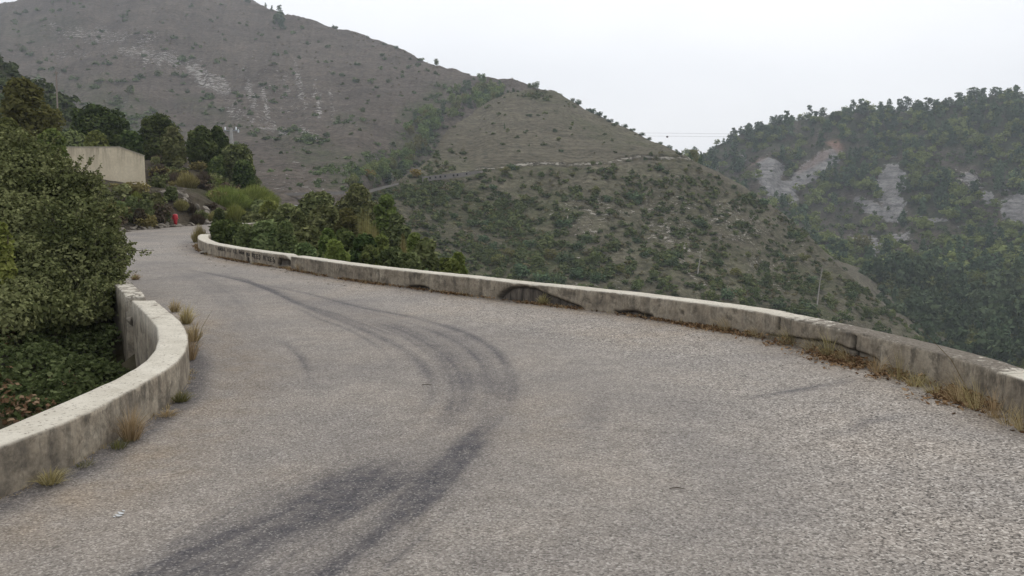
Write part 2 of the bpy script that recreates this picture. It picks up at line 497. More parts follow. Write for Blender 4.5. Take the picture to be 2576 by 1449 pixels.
def road_material():
    n = NT('chip_seal_asphalt')
    warp = n.obj()
    f = n.voronoi(n.math('MULTIPLY_ADD', n.attr('coarse'), 0.0), out='Color') if False else None
    s1 = n.voronoi(105.0); s2 = n.voronoi(78.0)
    co = n.attr('coarse'); mk = n.attr('mark'); di = n.attr('dirt')
    def stones(v):
        sep = n.node('ShaderNodeSeparateColor'); n.t.links.new(v, sep.inputs[0]); return sep.outputs[0]
    a = n.ramp(stones(s1), [(0.0, (0.118, 0.106, 0.094)), (0.35, (0.205, 0.185, 0.163)), (0.75, (0.258, 0.234, 0.208)), (1.0, (0.40, 0.375, 0.34))])
    b = n.ramp(stones(s2), [(0.0, (0.034, 0.031, 0.029)), (0.19, (0.125, 0.113, 0.100)), (0.45, (0.252, 0.229, 0.203)), (0.8, (0.335, 0.309, 0.278)), (1.0, (0.55, 0.52, 0.475))])
    col = n.mix(n.math('MULTIPLY', co, 0.85), a, b)
    blotch = n.ramp(n.noise(0.55, 5, 0.6), [(0.3, (0.76, 0.76, 0.78)), (0.5, (0.95, 0.94, 0.93)), (0.72, (1.10, 1.06, 1.01))])
    col = n.mix(1.0, col, blotch, 'MULTIPLY')
    col = n.mix(1.0, col, n.ramp(n.noise(5.0, 4, 0.6), [(0.3, 0.86), (0.7, 1.08)]), 'MULTIPLY')
    col = n.mix(n.math('MULTIPLY', di, n.ramp(n.noise(2.6, 5, 0.6), [(0.35, 0.1), (0.7, 0.85)])), col, n.mix(1.0, col, (0.86, 0.72, 0.53), 'MULTIPLY'))
    mfac = n.math('MULTIPLY', mk, n.ramp(n.noise(9.0, 5, 0.7), [(0.25, 0.55), (0.6, 1.0)]), True)
    tar = n.mix(n.math('GREATER_THAN', stones(s1), 0.90), n.ramp(stones(s2), [(0.0, (0.038, 0.036, 0.040)), (1.0, (0.085, 0.080, 0.084))]), (0.17, 0.16, 0.15))
    col = n.mix(mfac, col, tar)
    h = n.mix(co, n.voronoi(105.0, out='Distance'), n.voronoi(78.0, out='Distance'))
    return n.surf(col, 0.85, n.bump(n.math('MULTIPLY', h, -1.0), 0.4, 0.010), 0.2)


M_ROAD = road_material()
tag(link('road', mesh_np('road', V, Fc, {'mark': A[0], 'coarse': A[1], 'dirt': A[2]}, M_ROAD, True)), 'worn grey asphalt mountain road curving between low parapets', 'road', kind='structure')


# ================================================================== parapet walls
def wall_material(name='weathered_concrete'):
    n = NT(name)
    top = n.attr('top'); zz = n.attr('zz'); brk = n.attr('brk'); crk = n.attr('crk'); lich = n.attr('lich'); pale = n.attr('pale')
    # sides: tan render, grey weathering, dark runs from the coping, pale spalls
    side = n.ramp(n.noise(3.2, 6, 0.65), [(0.30, (0.14, 0.122, 0.098)), (0.48, (0.27, 0.230, 0.175)), (0.62, (0.34, 0.298, 0.232)), (0.76, (0.42, 0.375, 0.30))])
    side = n.mix(pale, side, n.mix(1.0, side, (1.25, 1.25, 1.25), 'MULTIPLY'))
    fine = n.ramp(n.noise(26, 5, 0.7), [(0.3, 0.72), (0.55, 1.0), (0.75, 1.16)])
    side = n.mix(1.0, side, fine, 'MULTIPLY')
    runs = n.noise(1.0, 5, 0.7, n.map((11, 11, 1.6)))
    runf = n.math('MULTIPLY', n.ramp(runs, [(0.48, 0.0), (0.62, 1.0)]), n.ramp(zz, [(0.15, 0.12), (0.95, 1.0)]))
    side = n.mix(n.math('MULTIPLY', runf, 0.58), side, (0.072, 0.066, 0.056))
    mold = n.ramp(n.noise(5.5, 6, 0.75, None, 0.4), [(0.50, 0.0), (0.62, 1.0)])
    side = n.mix(n.math('MULTIPLY', mold, 0.62), side, (0.066, 0.058, 0.048))
    spall = n.ramp(n.noise(9.0, 5, 0.75, n.map((1, 1, 0.55))), [(0.66, 0.0), (0.70, 1.0)])
    side = n.mix(n.math('MULTIPLY', spall, 0.7), side, (0.42, 0.385, 0.315))
    # coping: cream, spotted black with lichen
    tp = n.ramp(n.noise(4.0, 5, 0.6), [(0.3, (0.43, 0.395, 0.325)), (0.7, (0.56, 0.525, 0.445))])
    sp = n.ramp(n.noise(34, 4, 0.7), [(0.57, 0.0), (0.63, 1.0)])
    tp = n.mix(n.math('MULTIPLY', sp, n.ramp(n.noise(6, 3), [(0.35, 0.2), (0.65, 1.0)])), tp, (0.12, 0.105, 0.085))
    ln = n.math('ADD', n.noise(7.5, 7, 0.75), n.math('MULTIPLY', n.math('SUBTRACT', lich, 0.5), 0.42))
    tp = n.mix(n.ramp(ln, [(0.50, 0.0), (0.60, 1.0)]), tp, n.ramp(n.noise(40, 3), [(0.3, (0.085, 0.072, 0.058)), (0.7, (0.21, 0.185, 0.15))]))
    col = n.mix(top, side, tp)
    rub = n.ramp(n.noise(1.0, 5, 0.7, n.map((16, 16, 3))), [(0.3, (0.035, 0.031, 0.028)), (0.6, (0.13, 0.112, 0.092)), (0.8, (0.24, 0.21, 0.175))])
    col = n.mix(brk, col, rub)
    col = n.mix(crk, col, (0.020, 0.018, 0.016))
    hgt = n.math('ADD', n.noise(18, 6, 0.7), n.math('MULTIPLY', n.voronoi(30, out='Distance'), 0.5))
    return n.surf(col, 0.92, n.bump(hgt, 0.45, 0.012), 0.15)


M_WALL = wall_material()


def wall_sz(F, u, v):
    """arc length and height of a point seen on the road face of a wall"""
    P, s = resample(F, 0.05)
    uu, _ = project(np.c_[P, np.full(len(P), 0.15)])
    if uu[0] > uu[-1]: i = np.interp(u, uu[::-1], np.arange(len(P))[::-1])
    else: i = np.interp(u, uu, np.arange(len(P)))
    y = np.interp(i, np.arange(len(P)), P[:, 1])
    return np.interp(i, np.arange(len(P)), s), at(u, v, y)[2]


def make_wall(name, F, B, label, group, step=0.035, nf=14, zb=-0.08, zback=-0.5, zt=WH, broken=(), grooves=(), cracks=(), lich=None, pale=0.0, seed=1, chip=1.0, ends=(0, 0)):
    F, s = resample(F, step); B0, sb = resample(B, step)
    k = np.linspace(0, 1, len(F)); kb = np.linspace(0, 1, len(B0))
    B = np.stack([np.interp(k, kb, B0[:, 0]), np.interp(k, kb, B0[:, 1])], 1)
    out = unit(F - B)
    topz = zt + 0.010 * fbm(s * 0.7, s * 0 + seed, seed, 3)
    for e, amt in zip((0, 1), ends):
        q = s if e == 0 else s[-1] - s
        topz = topz - amt * np.clip(1 - q / 0.25, 0, 1) ** 2 * (0.7 + 0.6 * vnoise(q * 20, q * 0, seed))
    rows, T, Z = [], [], []
    def row(xy, z, t, zz): rows.append(np.c_[xy, z]); T.append(np.full(len(F), t)); Z.append(np.full(len(F), zz))
    BRK, CRK = [], []
    S = s
    for j in range(nf):
        q = j / (nf - 1); z = zb + (topz - 0.018 - zb) * q
        d = 0.006 * fbm(S * 3, z * 8, seed + 2, 4) + 0.0025 * fbm(S * 20, z * 30, seed + 4, 2)
        b = np.zeros_like(S); c = np.zeros_like(S)
        for poly in broken:
            m = inside(S + 0.02 * fbm(S * 9, z * 9, 8), z + 0.01 * fbm(S * 7, z * 7, 6), poly); b = np.maximum(b, m * 1.0)
            e, _ = dist_poly(S, z, list(poly)); c = np.maximum(c, 0.8 * np.exp(-(e / 0.022) ** 2) * (z > 0.03))
        for line, w, below in grooves:
            e, _ = dist_poly(S, z + 0.012 * fbm(S * 8, S * 0, 4), line); c = np.maximum(c, np.exp(-(e / w) ** 2))
            if below:
                zl = np.interp(S, [p[0] for p in line], [p[1] for p in line]); m = (S > line[0][0]) & (S < line[-1][0]) & (z < zl)
                b = np.maximum(b, m * 0.35); d = d - 0.035 * m
        for sc, za, zc, w in cracks:
            wob = 0.02 * fbm(z * 12, z * 0 + sc, 3); c = np.maximum(c, np.exp(-((S - sc - wob) / w) ** 2) * (z > za) * (z < zc))
        d = d - 0.07 * b * (b > 0.9) - 0.03 * c + (b > 0.9) * 0.02 * fbm(S * 6, z * 9, 77)
        row(F + out * d[:, None], z, 0.0, q); BRK.append(b); CRK.append(c)
    ch = np.clip(vnoise(S * 7, S * 0, seed + 9) - 0.68, 0, 1) * 0.10 * chip + np.clip(vnoise(S * 24, S * 0, seed + 11) - 0.6, 0, 1) * 0.02 * chip
    zero = np.zeros_like(S)
    row(F - out * (0.006 + ch * 0.6)[:, None], topz - 0.006 - ch, 0.35, 1.0); BRK.append(zero); CRK.append(zero)
    for w in (0.06, 0.25, 0.5, 0.75, 0.94):
        row(F + (B - F) * w, topz + 0.004 * fbm(S * 4, S * 0 + w * 9, seed + 3) - (ch * 0.3 if w < 0.1 else 0), 1.0, 1.0); BRK.append(zero); CRK.append(zero)
    row(B - out * 0.0, topz - 0.012 - np.roll(ch, 7) * 0.5, 0.5, 1.0); BRK.append(zero); CRK.append(zero)
    for j in range(1, 8):
        q = j / 7; z = topz - 0.02 + (zback - topz) * q
        row(B + out * (0.008 * fbm(S * 3, z * 5, seed + 6))[:, None], z, 0.0, 1 - 0.9 * q); BRK.append(zero); CRK.append(zero)
    nv = len(rows); Vv = np.stack(rows); nu = len(F)
    f = grid_faces(nv, nu)
    idx = np.arange(nv * nu).reshape(nv, nu)
    caps = np.stack([idx[:, 0][::-1], idx[:, -1]])
    li = np.zeros(nu) if lich is None else np.interp(s, *lich)
    at_ = {'top': np.concatenate(T), 'zz': np.concatenate(Z), 'brk': np.concatenate(BRK), 'crk': np.clip(np.concatenate(CRK), 0, 1), 'lich': np.tile(li, nv), 'pale': np.full(nv * nu, pale)}
    me = mesh_np(name, Vv.reshape(-1, 3), [f[:, ::-1], caps], at_, M_WALL, True)
    o = link(name, me)
    return tag(o, label, 'parapet wall', group, 'thing')


G_WALL = 'low concrete parapets along the road'
make_wall('parapet_wall', LWF, LWB, 'pale curved concrete parapet bulging into the inside of the bend', G_WALL, zback=-1.5, seed=11, pale=0.15, lich=([0, 6, 7.5, 9, 11], [0.12, 0.12, 0.05, 0.2, 0.42]), chip=0.5,
          cracks=[(5.0 + 3.2, 0.1, 0.4, 0.006)])
make_wall('parapet_wall', SWF, SWB, 'short lichen-spotted parapet end under the big oak bush', G_WALL, zback=-1.4, seed=23, lich=([0, 3], [0.55, 0.6]), ends=(0.03, 0.0))
arch = [wall_sz(RBF, u, v) for u, v in z7([(815, 1290), (850, 1245), (900, 1210), (940, 1192), (1060, 1188), (1150, 1203), (1250, 1252), (1400, 1308), (1500, 1345), (1600, 1388)])]
arch = [(arch[0][0], -0.2)] + arch + [(arch[-1][0], -0.2)]
arch2 = [wall_sz(RBF, u, v) for u, v in z7([(1880, 1432), (1930, 1416), (2010, 1408), (2090, 1418), (2150, 1436), (2230, 1455)])]
arch2 = [(arch2[0][0], -0.2)] + [(a, max(b, 0.03)) for a, b in arch2] + [(arch2[-1][0], -0.2)]
hole = [wall_sz(RBF, u, v + 1.5) for u, v in z6([(1990, 1188), (2010, 1178), (2080, 1174), (2150, 1180), (2190, 1194)])]
hole = [(hole[0][0], -0.2)] + hole + [(hole[-1][0], -0.2)]
gr1 = [wall_sz(RBF, u, v) for u, v in z8([(230, 1050), (330, 1066), (550, 1085), (800, 1120), (1000, 1185), (1130, 1235), (1250, 1285)])]
def crack(F, pa, pb, w):
    a = wall_sz(F, *pa); b = wall_sz(F, *pb); return (0.5 * (a[0] + b[0]), min(a[1], b[1]), max(a[1], b[1]), w)
CR = [crack(RBF, *z6([(1735, 1035), (1735, 1130)]), 0.012), crack(RBF, *z6([(1665, 1055), (1665, 1125)]), 0.006), crack(RBF, *z7([(2500, 1400), (2500, 1440)]), 0.02),
      crack(RBF, *z8([(335, 885), (335, 1010)]), 0.008), crack(RBF, *z8([(1035, 1060), (1015, 1255)]), 0.028), crack(RBF, *z7([(555, 1130), (555, 1165)]), 0.006)]
sl = [wall_sz(RBF, u, 800)[0] for u in (1300, 1850, 2050, 2200, 2480, 2570)]
make_wall('parapet_wall', RBF, RBB, 'long stained parapet on the valley side with a broken arch at its foot', G_WALL, nf=20, step=0.03, broken=[arch, arch2, hole], grooves=[(gr1, 0.011, True)], cracks=CR, seed=31,
          lich=([0] + sl, [0.1, 0.12, 0.15, 0.75, 0.95, 0.85, 0.25]))
make_wall('parapet_wall', RCF, RCB, 'pale-topped parapet block past the open vertical joint at the frame edge', G_WALL, seed=41, lich=([0, 0.5, 3], [0.15, 0.4, 0.6]))
sa = wall_sz(RAF, *z5([(1970, 1160)])[0])[0]; se = wall_sz(RAF, *z5([(2180, 1160)])[0])[0]
wall_a = make_wall('parapet_wall', RAF, RAB, 'far parapet that curls back at the bend and carries black scribbles', G_WALL, seed=53, pale=0.5, ends=(0.0, 0.09), chip=1.6,
                   broken=[[(sa + 0.05, 0.05), (sa + 0.1, 0.2), (sa + 0.7, 0.16), (se - 0.1, 0.1), (sa + 0.6, 0.06)]], cracks=[(wall_sz(RAF, *z5([(900, 1000)])[0])[0], -0.1, 0.3, 0.02), (wall_sz(RAF, *z5([(1500, 1100)])[0])[0], -0.1, 0.12, 0.05)])
make_wall('parapet_wall', FWF, FWB, 'far stub of parapet half buried in bushes beyond the bend', G_WALL, seed=61, zb=-0.9, zback=-0.1, pale=0.2)

# black scribbles sprayed on the far parapet
mb = MB(); r = np.random.default_rng(5)
Pa, Sa = resample(RAF, 0.02); outa = -unit(resample(RAB, 0.02)[0][np.linspace(0, len(resample(RAB, 0.02)[0]) - 1, len(Pa)).astype(int)] - Pa)
def on_wall(s, z, off=0.012):
    x = np.interp(s, Sa, Pa[:, 0]) + off * np.interp(s, Sa, outa[:, 0]); y = np.interp(s, Sa, Pa[:, 1]) + off * np.interp(s, Sa, outa[:, 1])
    return Vector((float(x), float(y), float(z)))
def stroke(pts, w=0.0065):
    for (a, b), (c, d) in zip(pts[:-1], pts[1:]):
        l = math.hypot(c - a, d - b) + 1e-6; nx, nz = -(d - b) / l * w, (c - a) / l * w; e = 0.3 * w / l
        a2, b2, c2, d2 = a - (c - a) * e, b - (d - b) * e, c + (c - a) * e, d + (d - b) * e
        q = [(a2 + nx, b2 + nz), (a2 - nx, b2 - nz), (c2 - nx, d2 - nz), (c2 + nx, d2 + nz)]
        mb.add([on_wall(*p) for p in q] + [on_wall(p[0], p[1], 0.004) for p in q], [(0, 1, 2, 3), (0, 4, 5, 1), (1, 5, 6, 2), (2, 6, 7, 3), (3, 7, 4, 0)])
g0 = wall_sz(RAF, *z5([(1010, 1010)])[0])[0]; g1 = wall_sz(RAF, *z5([(1905, 1130)])[0])[0]
glyph = {'K': [[(0, 0), (0, 1)], [(.6, 1), (0, .45), (.6, 0)]], 'U': [[(0, 1), (0, .2), (.3, 0), (.6, .2), (.6, 1)]], 'S': [[(.6, .9), (.2, 1), (0, .75), (.55, .35), (.4, 0), (0, .1)]], 'A': [[(0, 0), (.3, 1), (.6, 0)], [(.12, .4), (.5, .4)]],
         'I': [[(.15, 0), (.15, 1)]], 'L': [[(0, 1), (0, 0), (.45, .05)]], 'E': [[(.5, 1), (0, .95), (0, .5), (.4, .5), (0, .5), (0, 0), (.5, .05)]], 'O': [[(.3, 1), (0, .6), (.1, .1), (.5, 0), (.6, .6), (.3, 1)]],
         'M': [[(0, 0), (.08, 1), (.32, .4), (.58, 1), (.66, 0)]], 'Z': [[(0, 1), (.55, .95), (0, .05), (.6, 0)]], 'R': [[(0, 0), (0, 1), (.5, .8), (0, .5), (.55, 0)]], 'N': [[(0, 0), (.05, 1), (.5, 0), (.55, 1)]],
         'Y': [[(0, 1), (.3, .5), (.6, 1)], [(.3, .5), (.2, -.5)]], 'G': [[(.6, .85), (.2, 1), (0, .5), (.2, 0), (.6, .1), (.55, .5), (.3, .45)]], '!': [[(.1, .3), (.16, 1.2)]]}
text = 'RUKAZ ILI EZ SOM MU REES MIKES'
n_t = len(text)
for i, chh in enumerate(text):
    if chh == ' ': continue
    q = i / (n_t - 1); s0 = g0 + (g1 - g0) * q; hgt = 0.06 + 0.025 * r.random() + (0.03 if i > 20 else 0); zb_ = 0.265 - hgt - 0.05 * (q if q > 0.5 else 0.2 * r.random()); wd = (g1 - g0) / n_t * 1.1
    for line in glyph.get(chh, []):
        stroke([(s0 + x * wd + r.normal() * 0.006, zb_ + y * hgt + r.normal() * 0.004) for x, y in line])
stroke([(g1 + 0.02, 0.2), (g1 + 0.1, 0.14), (g1 + 0.08, 0.09), (g1 + 0.02, 0.08)])
mb.build('lettering', plain('black_spray', (0.05, 0.046, 0.042), 0.9), wall_a)
HAZE = 0.00038


# ================================================================== hillsides
def blob_mask(U, V, lst, seed=1, edge=0.35):
    """surface patches with ragged edges; each is (u, v, ru, rv, slant in degrees, strength)"""
    m = np.zeros_like(U)
    wob = edge * fbm(U / 22.0, V / 14.0, seed, 4)
    for cu, cv, ru, rv, ang, st in lst:
        a = math.radians(ang); du, dv = U - cu, V - cv
        p = (du * math.cos(a) + dv * math.sin(a)) / ru; q = (-du * math.sin(a) + dv * math.cos(a)) / rv
        m = np.maximum(m, st * np.clip(1.6 - np.hypot(p, q) * 1.3 + wob * 2, 0, 1))
    return m


class Hill:
    def __init__(s, rows, sub, u0, u1, nu, amp=1.0, scale=0.02, gully=0.0, smooth=9, seed=1, taper_top=True):
        U = np.linspace(u0, u1, nu)
        ker = np.ones(smooth) / smooth
        R = []
        for r in rows:
            v = np.interp(U, [p[0] for p in r], [p[1] for p in r]); d = np.interp(U, [p[0] for p in r], [p[2] for p in r])
            pad = smooth // 2
            R.append(np.stack([np.convolve(np.pad(k, pad, mode='edge'), ker, 'valid') for k in (v, d)]))
        Vr, Dr, Tr = [], [], []
        for i in range(len(R) - 1):
            for k in range(sub[i] + (i == len(R) - 2)):
                t = k / sub[i]
                a, b = R[i], R[i + 1]
                Vr.append(a[0] + (b[0] - a[0]) * t); Dr.append(a[1] + (b[1] - a[1]) * t); Tr.append(i + t)
        s.U = np.tile(U, (len(Vr), 1)); s.V = np.array(Vr); D = np.array(Dr); s.T = np.array(Tr)
        if gully: D = D * (1 + gully * fbm(s.U / 70.0 + s.V / 300, s.V / 260.0, seed + 5, 4))
        P = at(s.U, s.V, D)
        P[..., 2] += amp * fbm(P[..., 0] * scale, P[..., 1] * scale, seed, 5) * np.clip(D / 200, 0.2, 2)
        s.P = P; s.D = D; s.nv, s.nu = s.U.shape
        s.u0, s.u1 = u0, u1
    def build(s, name, mat, attrs):
        return tag(link(name, mesh_np(name, s.P.reshape(-1, 3), grid_faces(s.nv, s.nu), {k: a.ravel() for k, a in attrs.items()}, mat, True)), kind='structure')
    def sample(s, n, weight, r, per_area=True):
        """n points on the surface, as dense as WEIGHT says on the photographed sheet"""
        uu, vv = project(s.P)
        a = np.abs((vv[:-1, :-1] - vv[1:, :-1])) * (s.u1 - s.u0) / s.nu
        face = (vv[:-1, :-1] > vv[1:, :-1])
        w = weight[:-1, :-1] * a * face
        w = w.ravel() / w.sum()
        k = r.choice(len(w), n, p=w); i, j = np.divmod(k, s.nu - 1)
        a, b = r.random(n)[:, None], r.random(n)[:, None]
        P = (s.P[i, j] * (1 - a) + s.P[i + 1, j] * a) * (1 - b) + (s.P[i, j + 1] * (1 - a) + s.P[i + 1, j + 1] * a) * b
        return P, s.U[i, j], s.V[i, j]
    def on(s, u, v):
        """surface point seen at (u, v)"""
        uu, vv = project(s.P)
        j = int(np.clip(np.searchsorted(s.U[0], u), 0, s.nu - 1))
        k = np.argmin(np.abs(vv[:, j] - v))
        return s.P[k, j]


def hill_material(name, c_a, c_b, c_grass, rock=(0.38, 0.36, 0.33), rock_scale=0.8, extra=0.10):
    n = NT(name)
    g = n.attr('green'); rk = n.attr('rock'); ma = n.attr('marl'); rd = n.attr('red')
    P = n.obj()
    base = n.ramp(n.noise(0.035, 6, 0.65), [(0.32, c_a), (0.68, c_b)])
    tus = n.ramp(n.noise(1.0, 5, 0.7, n.map((0.55, 0.55, 1.5))), [(0.34, 0.45), (0.5, 0.92), (0.66, 1.35)])
    base = n.mix(1.0, base, tus, 'MULTIPLY')
    base = n.mix(1.0, base, n.ramp(n.noise(1.0, 4, 0.65, n.map((0.04, 0.04, 0.9), rot=(0.05, 0.03, 0))), [(0.35, 0.80), (0.65, 1.14)]), 'MULTIPLY')
    spots = n.ramp(n.noise(0.28, 5, 0.7), [(0.55, 0.0), (0.66, 1.0)])
    base = n.mix(n.math('MULTIPLY', spots, 0.55), base, (0.040, 0.042, 0.030))
    grs = n.mix(n.noise(0.12, 5, 0.7), tuple(0.6 * k for k in c_grass), tuple(1.3 * k for k in c_grass))
    grs = n.mix(1.0, grs, tus, 'MULTIPLY')
    gf = n.math('MULTIPLY', g, n.ramp(n.noise(0.09, 5, 0.7), [(0.36, 0.0), (0.56, 1.0)]), True)
    col = n.mix(gf, base, grs)
    # bare limestone: broken bands along the strata
    st = n.noise(1.0, 6, 0.75, n.map((rock_scale * 0.5, rock_scale * 0.5, rock_scale * 1.7), rot=(0.18, 0.14, 0)), 0.5)
    thr = n.math('SUBTRACT', 0.80, n.math('MULTIPLY', n.math('ADD', rk, extra), 0.31))
    rf = n.math('MULTIPLY', n.math('SUBTRACT', st, thr), 22.0, True)
    rcol = n.mix(n.noise(0.9, 4, 0.7), rock, tuple(1.2 * k for k in rock))
    col = n.mix(n.math('MULTIPLY', rf, 0.95), col, rcol)
    # grey marl faces with rills, and the reddish scar
    ml = n.ramp(n.noise(1.0, 6, 0.7, n.map((0.22, 0.22, 0.5), rot=(0, 0, 0.5))), [(0.3, (0.13, 0.124, 0.120)), (0.48, (0.245, 0.237, 0.229)), (0.70, (0.36, 0.348, 0.33))])
    ml = n.mix(1.0, ml, n.ramp(n.noise(1.0, 5, 0.7, n.map((0.09, 0.09, 0.8), rot=(0.3, 0.75, 0))), [(0.34, 0.6), (0.5, 1.0), (0.7, 1.15)]), 'MULTIPLY')
    ml = n.mix(n.ramp(n.noise(0.32, 6, 0.8), [(0.56, 0.0), (0.64, 0.85)]), ml, (0.07, 0.068, 0.055))
    mae = n.math('ADD', ma, n.math('MULTIPLY', n.math('SUBTRACT', n.noise(0.13, 8, 0.8), 0.5), 1.7))
    col = n.mix(n.ramp(mae, [(0.38, 0.0), (0.45, 1.0)]), col, ml)
    col = n.mix(rd, col, n.ramp(n.noise(0.6, 5, 0.7), [(0.35, (0.16, 0.085, 0.06)), (0.65, (0.30, 0.20, 0.15))]))
    h = n.math('ADD', n.noise(0.6, 6, 0.75), n.math('MULTIPLY', rf, 0.4))
    return n.surf(col, 0.95, n.bump(h, 0.8, 1.6), 0.05)


# --- the big bare hill
A_ridge = [(-400, 70), (-100, 32), (0, 13), (60, 0), (120, -22), (300, -66), (450, -52), (590, -3), (640, 10), (700, 31), (760, 53), (850, 76), (920, 99), (1000, 123), (1095, 159), (1160, 182), (1240, 200), (1290, 214), (1330, 222), (1420, 262)]
A_d = lambda u: np.interp(u, [-400, 300, 800, 1290, 1420], [560, 640, 560, 430, 410])
rows = [
    [(-400, 640, 120), (700, 610, 118), (880, 600, 140), (960, 560, 230), (1420, 560, 330)],
    [(-400, 500, 160), (600, 500, 152), (690, 489, 150), (850, 485, 155), (890, 479, 162), (960, 470, 236), (1000, 462, 250), (1420, 470, 340)],
    [(-400, 480, 162), (600, 484, 155), (690, 474, 153), (850, 470, 160), (890, 464, 168), (960, 456, 240), (1000, 448, 256), (1420, 460, 344)],
    [(-400, 330, 300), (0, 290, 320), (300, 280, 330), (600, 300, 320), (900, 330, 285), (1000, 370, 290), (1150, 400, 330), (1420, 420, 350)],
    [(-400, 190, 430), (0, 140, 460), (300, 100, 480), (600, 150, 450), (900, 215, 390), (1100, 270, 375), (1250, 300, 370), (1420, 340, 375)],
    [(u, v, float(A_d(u))) for u, v in A_ridge],
    [(u, v + 3, float(A_d(u)) + 60) for u, v in A_ridge],
    [(-400, 520, 800), (1420, 520, 620)],
]
big = Hill(rows, [4, 4, 46, 46, 46, 4, 6], -400, 1420, 560, amp=2.6, scale=0.03, gully=0.05, smooth=11, seed=3)
U, V_ = big.U, big.V
rockA = blob_mask(U, V_, [(250, 85, 190, 32, 6, .75), (400, 150, 170, 38, 14, .85), (520, 192, 110, 30, 20, .9), (200, 130, 130, 25, 5, .6), (640, 120, 120, 30, 12, .45), (630, 225, 16, 75, -14, .85), (665, 245, 14, 75, -12, .9),
                            (720, 210, 14, 70, -10, .7), (755, 215, 13, 85, -12, .9), (800, 250, 16, 75, -8, .85), (832, 245, 11, 70, -3, .8), (690, 315, 75, 26, 18, .8), (770, 330, 60, 24, 30, .8), (600, 280, 60, 26, 24, .75), (640, 270, 50, 45, 10, .6),
                            (190, 250, 70, 26, 22, .6), (240, 300, 50, 22, 30, .5), (310, 260, 24, 45, 30, .5), (740, 470, 110, 14, 0, .75), (700, 440, 80, 14, 20, .5), (760, 420, 60, 8, 28, .7), (960, 405, 55, 10, 18, .75), (900, 345, 40, 14, 20, .4), (1000, 300, 90, 40, 10, .35), (1060, 235, 80, 24, 5, .4), (880, 150, 60, 14, 8, .4)], 3)
rockA = np.maximum(rockA * 0.9, blob_mask(U, V_, [(350, 150, 330, 110, 12, .42), (700, 240, 200, 110, 15, .5), (950, 330, 160, 90, 10, .25), (750, 450, 200, 40, 5, .45)], 31, 0.6))
greenA = blob_mask(U, V_, [(280, 275, 120, 50, 10, .9), (240, 235, 60, 40, 0, .6), (120, 320, 120, 120, 0, .8), (800, 390, 120, 42, 20, .8), (860, 430, 90, 40, 0, .9), (950, 420, 80, 50, 0, .9), (520, 270, 90, 24, 20, .5), (340, 340, 120, 50, 0, .7), (640, 330, 60, 20, 20, .4), (1100, 250, 60, 40, -30, .7), (1050, 330, 90, 60, -50, .9), (880, 300, 60, 20, 0, .4), (50, 80, 120, 40, 0, .35), (160, 60, 60, 20, 0, .3)], 7)
zero = np.zeros_like(U)
M_HA = hill_material('dry_hillside', (0.097, 0.081, 0.066), (0.150, 0.125, 0.099), (0.078, 0.086, 0.046), extra=0.17)
big.build('hill', M_HA, {'rock': rockA, 'green': greenA, 'marl': zero, 'red': zero})

# --- nearer spur at the left edge
rows = [
    [(-500, 560, 78), (520, 560, 84)],
    [(-500, 300, 105), (0, 330, 105), (320, 470, 100), (520, 520, 95)],
    [(-500, 60, 150), (-200, 95, 146), (-50, 132, 142), (0, 152, 140), (60, 190, 136), (150, 245, 130), (250, 335, 124), (330, 430, 118), (520, 530, 110)],
    [(-500, 500, 230), (520, 560, 180)],
]
spur = Hill(rows, [20, 40, 8], -500, 520, 240, amp=2.0, scale=0.05, seed=9)
z_ = np.zeros_like(spur.U)
M_HS = hill_material('scrubby_hillside', (0.085, 0.074, 0.055), (0.115, 0.10, 0.075), (0.070, 0.080, 0.040), extra=0.10)
spur.build('hill_spur', M_HS, {'rock': z_ + 0.1, 'green': z_ + 0.9, 'marl': z_, 'red': z_})

# --- the conical hill with the road cut
B_ridge = [(820, 560, 158), (860, 522, 160), (940, 480, 166), (1000, 452, 176), (1060, 420, 200), (1090, 386, 225), (1130, 325, 265), (1200, 270, 300), (1260, 238, 318), (1330, 219, 330), (1400, 236, 325), (1470, 272, 315), (1570, 316, 295), (1650, 354, 275), (1720, 391, 258), (1750, 408, 250), (1800, 432, 244), (1900, 492, 232), (2000, 562, 220), (2080, 640, 205), (2150, 702, 195), (2250, 792, 180), (2350, 872, 165), (2450, 952, 150), (2700, 1180, 122), (2950, 1420, 100)]
uB = np.array([p[0] for p in B_ridge])
def rB(u): return np.interp(u, uB, [p[1] for p in B_ridge]), np.interp(u, uB, [p[2] for p in B_ridge])
road_pts = [(820, 561), (860, 523), (940, 481.5), (1000, 464), (1060, 452), (1125, 443), (1190, 434), (1300, 423), (1500, 414), (1700, 408.5), (1740, 408), (1752, 410.5)]
def vroad(u):
    r_, _ = rB(u)
    return np.where(u < 1752, np.maximum(np.interp(u, [p[0] for p in road_pts], [p[1] for p in road_pts]), r_ + 1.5), r_ + 1.5)
def droad(u): return np.minimum(np.interp(u, [820, 860, 940, 1000, 1060, 1190, 1500, 1750], [157, 158, 163, 170, 178, 190, 205, 218]), rB(u)[1] - 3)
us = np.linspace(820, 2950, 140)
V_b = np.interp(us, [820, 1000, 1300, 2450, 2950], [900, 980, 1010, 1080, 1500]); D_b = np.interp(us, [820, 1200, 2450, 2950], [92, 88, 100, 78])
V_bb = V_b + 320; D_bb = D_b * 0.72
V_m = V_b + (vroad(us) - V_b) * 0.5; D_m = D_b + (droad(us) - D_b) * 0.42
cut = np.interp(us, [1050, 1150, 1330, 1500, 1720, 1760], [0, 5, 13, 15, 16, 0])
vr, dr_ = vroad(us), droad(us); rv, rdd = rB(us)
V_cut = np.maximum(vr - cut - 1.5, rv + 0.5); D_cut = np.minimum(dr_ + 6.5, rdd - 1)
